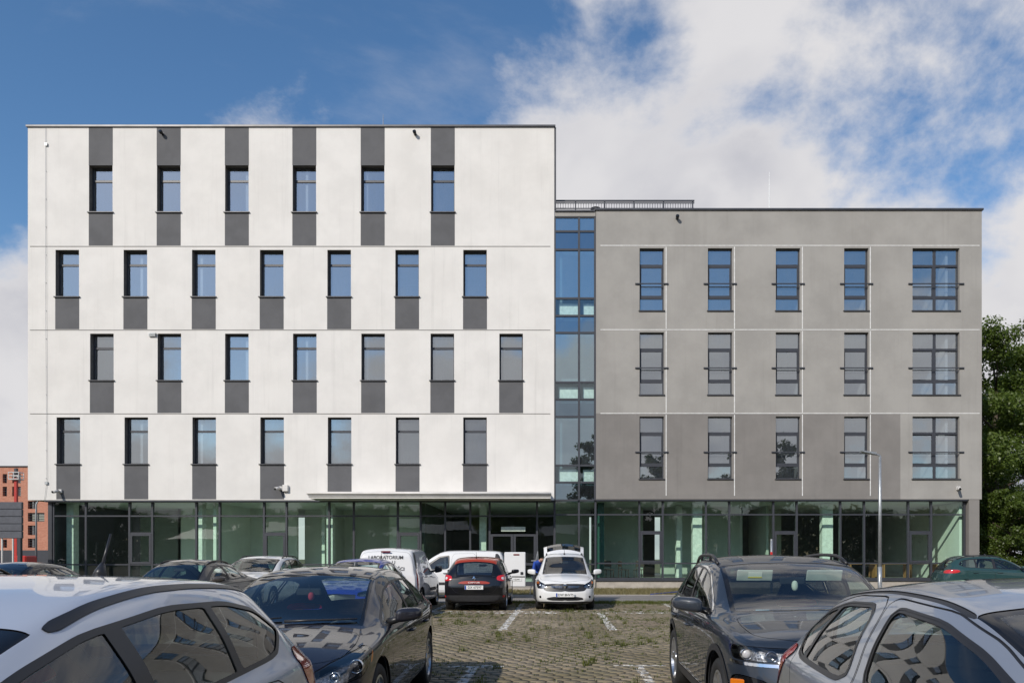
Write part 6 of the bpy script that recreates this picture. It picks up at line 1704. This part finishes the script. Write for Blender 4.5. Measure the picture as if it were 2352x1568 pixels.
def open_door():
    r = VANH.root; L = 4.25; h = Vector((-L / 2 + .03, .80, 0))
    d = empty('x'); bpy.data.objects.remove(d)
    m = MB(); m.rbox(-.80, -.02, -.03, .03, .46, 1.72, .02); o = m.build('rear_door', P_WHITE, r)
    o.location = (h.x, h.y, 0); o.rotation_euler = (0, 0, R(-6))
    m = MB(); m.rbox(-.58, -.36, .028, .045, 1.60, 1.65, .006); m.build('brake_light', principled('dark_red_lens', (.16, .01, .01), .2), o)
    m = MB(); m.box(-.78, -.04, .031, .036, .80, .84); m.build('panel_gap', M_TRIM, o)
    p = place_plate(o, 'LPU 82441', (-.40, .042, .72), R(180))
    m = MB(); m.rbox(-.72, -.62, .03, .06, .9, 1.0, .01); m.build('door_handle', M_TRIM, o)
    m = MB(); m.tube([(-L / 2 - .9, .2, .15), (-L / 2 - 1.05, .3, 1.0), (-L / 2 - 1.2, .35, 1.75)], .018, 6); m.tube([(-L / 2 - 1.25, .2, .15), (-L / 2 - 1.2, .35, 1.75)], .018, 6)
    for z in (.5, .8, 1.1, 1.4): m.tube([(-L / 2 - .95, .27, z), (-L / 2 - 1.22, .29, z)], .014, 6)
    me = m.mesh('ladder', M_STEEL); lo = bpy.data.objects.new('ladder', me); link(lo); lo.matrix_world = Matrix.Translation(VANH.root.location) @ Matrix.Rotation(R(180), 4, 'Z')
    tag(lo, 'light folding ladder standing beside the open rear door of the crosswise van', 'ladder')
open_door()
def slate_details():
    # fog lamp indicator and running-light studs, sun visors and papers behind the windscreen
    s = SLATE; L = s.L; r = s.root
    for side in (1, -1):
        for k in range(5):
            p, n = s.near('front', .64 + k * .065, .49, side); m = MB(); m.lathe([(.001, .02), (.016, .012), (.02, -.02)], 10, 'x', (p.x - L / 2 - .012, p.y, p.z)); m.build('running_light', M_WHITE_LENS, r, True)
        p, n = s.near('front', .86, .575, side); m = MB(); m.rbox(-.03, .012, -.07, .07, -.022, .022, .006); o = m.build('indicator', M_AMBER, r); o.location = (p.x - L / 2, p.y, p.z); o.rotation_euler = (0, 0, side * .62)
        m = MB(); m.rbox(-.008, .008, -.17, .17, -.055, .055, .007); o = m.build('sun_visor', plain('visor_cloth', (.42, .44, .41), .9), r); o.location = (2.25 - L / 2 + .12, side * .33, 1.335); o.rotation_euler = (0, R(20), 0)
    m = MB(); m.box(.009, .011, -.065, .065, -.03, .03); o = m.build('parking_ticket', principled('paper', (.75, .75, .70), .8), r); o.location = (2.25 - L / 2 + .125, -.33, 1.345); o.rotation_euler = (0, R(20), 0)
    m = MB(); m.box(.0112, .0122, -.065, .065, -.032, -.018); m.build('ticket_stripe', principled('paper_yellow', (.75, .62, .04), .8), o)
    m = MB(); m.rbox(-.003, .003, -.06, .06, -.014, .014, .002); o = m.build('registration_sticker', principled('sticker_blue', (.22, .42, .55), .5), r); o.location = (3.02 - L / 2, -.42, 1.045); o.rotation_euler = (0, R(-62), 0)
    V, Fc = rounded_blob(.03, .03, .05, 2.2, 10, 8); m = MB(); m.add(V, Fc); o = m.build('hanging_charm', plain('charm', (.6, .62, .55), .8), r, True); o.location = (2.25 - L / 2 + .22, .02, 1.24)
    m = MB(); m.tube([(2.25 - L / 2 + .22, .02, 1.28), (2.25 - L / 2 + .2, .0, 1.36)], .003, 4); m.build('cord', M_TRIM, r)
slate_details()
def navy_details():
    s = NAVY; L = s.L; r = s.root
    V, Fc = rounded_blob(.028, .028, .04, 2.2, 10, 8); m = MB(); m.add(V, Fc); o = m.build('hanging_charm', plain('red_charm', (.35, .03, .05), .8), r, True); o.location = (2.60 - L / 2, .03, 1.14)
    m = MB(); m.tube([(2.60 - L / 2, .03, 1.17), (2.58 - L / 2, .0, 1.25)], .003, 4); m.build('cord', M_TRIM, r)
    m = MB(); V, Fc = rounded_blob(.07, .018, .045, 2.2, 12, 8); m.add(V, Fc); o = m.build('roof_fin', plain('grey_fin', (.2, .2, .2), .5), r, True); o.location = (.72 - L / 2, 0, 1.415)
    m = MB(); m.tube([(L / 2 - .10, .60, .60), (L / 2 + .02, .46, .57), (L / 2 + .075, .3, .47), (L / 2 + .09, 0, .40), (L / 2 + .075, -.3, .47), (L / 2 + .02, -.46, .57), (L / 2 - .10, -.60, .60)], .014, 8); m.build('grille_frame', M_CHROME, r, True)
navy_details()
def person():
    """person in blue standing behind the raised tailgate"""
    J = {'pel': (0, 0, .95), 'spi': (0, .10, 1.14), 'che': (0, .26, 1.30), 'nec': (0, .37, 1.39), 'hea': (0, .46, 1.43), 'crn': (0, .57, 1.45),
         'lsh': (-.19, .26, 1.32), 'lel': (-.26, .36, 1.06), 'lwr': (-.20, .58, .99), 'lha': (-.19, .66, .97), 'rsh': (.19, .26, 1.32), 'rel': (.27, .34, 1.06), 'rwr': (.20, .58, .96), 'rha': (.19, .66, .94),
         'lhi': (-.10, 0, .90), 'lkn': (-.11, .03, .50), 'lan': (-.11, -.02, .09), 'lto': (-.12, .15, .05), 'rhi': (.10, 0, .90), 'rkn': (.11, .04, .50), 'ran': (.12, -.01, .09), 'rto': (.13, .16, .05)}
    rad = dict(pel=.14, spi=.13, che=.145, nec=.055, hea=.085, crn=.075, lsh=.07, lel=.048, lwr=.034, lha=.036, rsh=.07, rel=.048, rwr=.034, rha=.036, lhi=.09, lkn=.062, lan=.045, lto=.045, rhi=.09, rkn=.062, ran=.045, rto=.045)
    E_ = [('pel', 'spi'), ('spi', 'che'), ('che', 'nec'), ('nec', 'hea'), ('hea', 'crn'), ('che', 'lsh'), ('lsh', 'lel'), ('lel', 'lwr'), ('lwr', 'lha'), ('che', 'rsh'), ('rsh', 'rel'), ('rel', 'rwr'), ('rwr', 'rha'), ('pel', 'lhi'), ('lhi', 'lkn'), ('lkn', 'lan'), ('lan', 'lto'), ('pel', 'rhi'), ('rhi', 'rkn'), ('rkn', 'ran'), ('ran', 'rto')]
    names = list(J); me = bpy.data.meshes.new('person'); me.from_pydata([J[n] for n in names], [(names.index(a), names.index(b)) for a, b in E_], [])
    o = bpy.data.objects.new('person', me); link(o)
    sk = o.modifiers.new('skin', 'SKIN')
    layer = me.skin_vertices[0] if me.skin_vertices else None
    if layer is None:
        bpy.context.view_layer.objects.active = o; bpy.ops.mesh.customdata_skin_add(); layer = me.skin_vertices[0]
    for i, n in enumerate(names):
        layer.data[i].radius = (rad[n], rad[n] * (.75 if n in ('pel', 'spi', 'che') else 1)); layer.data[i].use_root = (n == 'pel')
    o.modifiers.new('sub', 'SUBSURF').levels = 2; o.modifiers['sub'].render_levels = 2
    bpy.context.view_layer.update()
    me2 = bpy.data.meshes.new_from_object(o.evaluated_get(bpy.context.evaluated_depsgraph_get()))
    bpy.data.objects.remove(o)
    m = bpy.data.materials.new('clothing'); m.use_nodes = True; t = NT(m.node_tree); g = t.new('ShaderNodeTexCoord'); sp = t.new('ShaderNodeSeparateXYZ'); t.put(sp.inputs[0], g.outputs['Object'])
    c = t.mix(t.math('GREATER_THAN', sp.outputs[2], .95), (.02, .022, .03, 1), (.015, .06, .33, 1)); c = t.mix(t.math('GREATER_THAN', t.math('ADD', sp.outputs[2], sp.outputs[1]), 1.76), c, (.45, .26, .19, 1)); c = t.mix(t.math('GREATER_THAN', t.math('SUBTRACT', t.math('MULTIPLY', sp.outputs[2], 1.0), t.math('MULTIPLY', sp.outputs[1], .0)), 1.47), c, (.04, .025, .015, 1))
    t.put(t.n['Principled BSDF'].inputs['Base Color'], c); t.n['Principled BSDF'].inputs['Roughness'].default_value = .85
    me2.materials.clear(); me2.materials.append(m); me2.polygons.foreach_set('use_smooth', [True] * len(me2.polygons))
    o = bpy.data.objects.new('person', me2); link(o); o.location = (-.70, 26.75, .014); o.rotation_euler = (0, 0, R(-160))
    tag(o, 'person in blue top standing behind the raised tailgate of the white people carrier', 'person')
person()
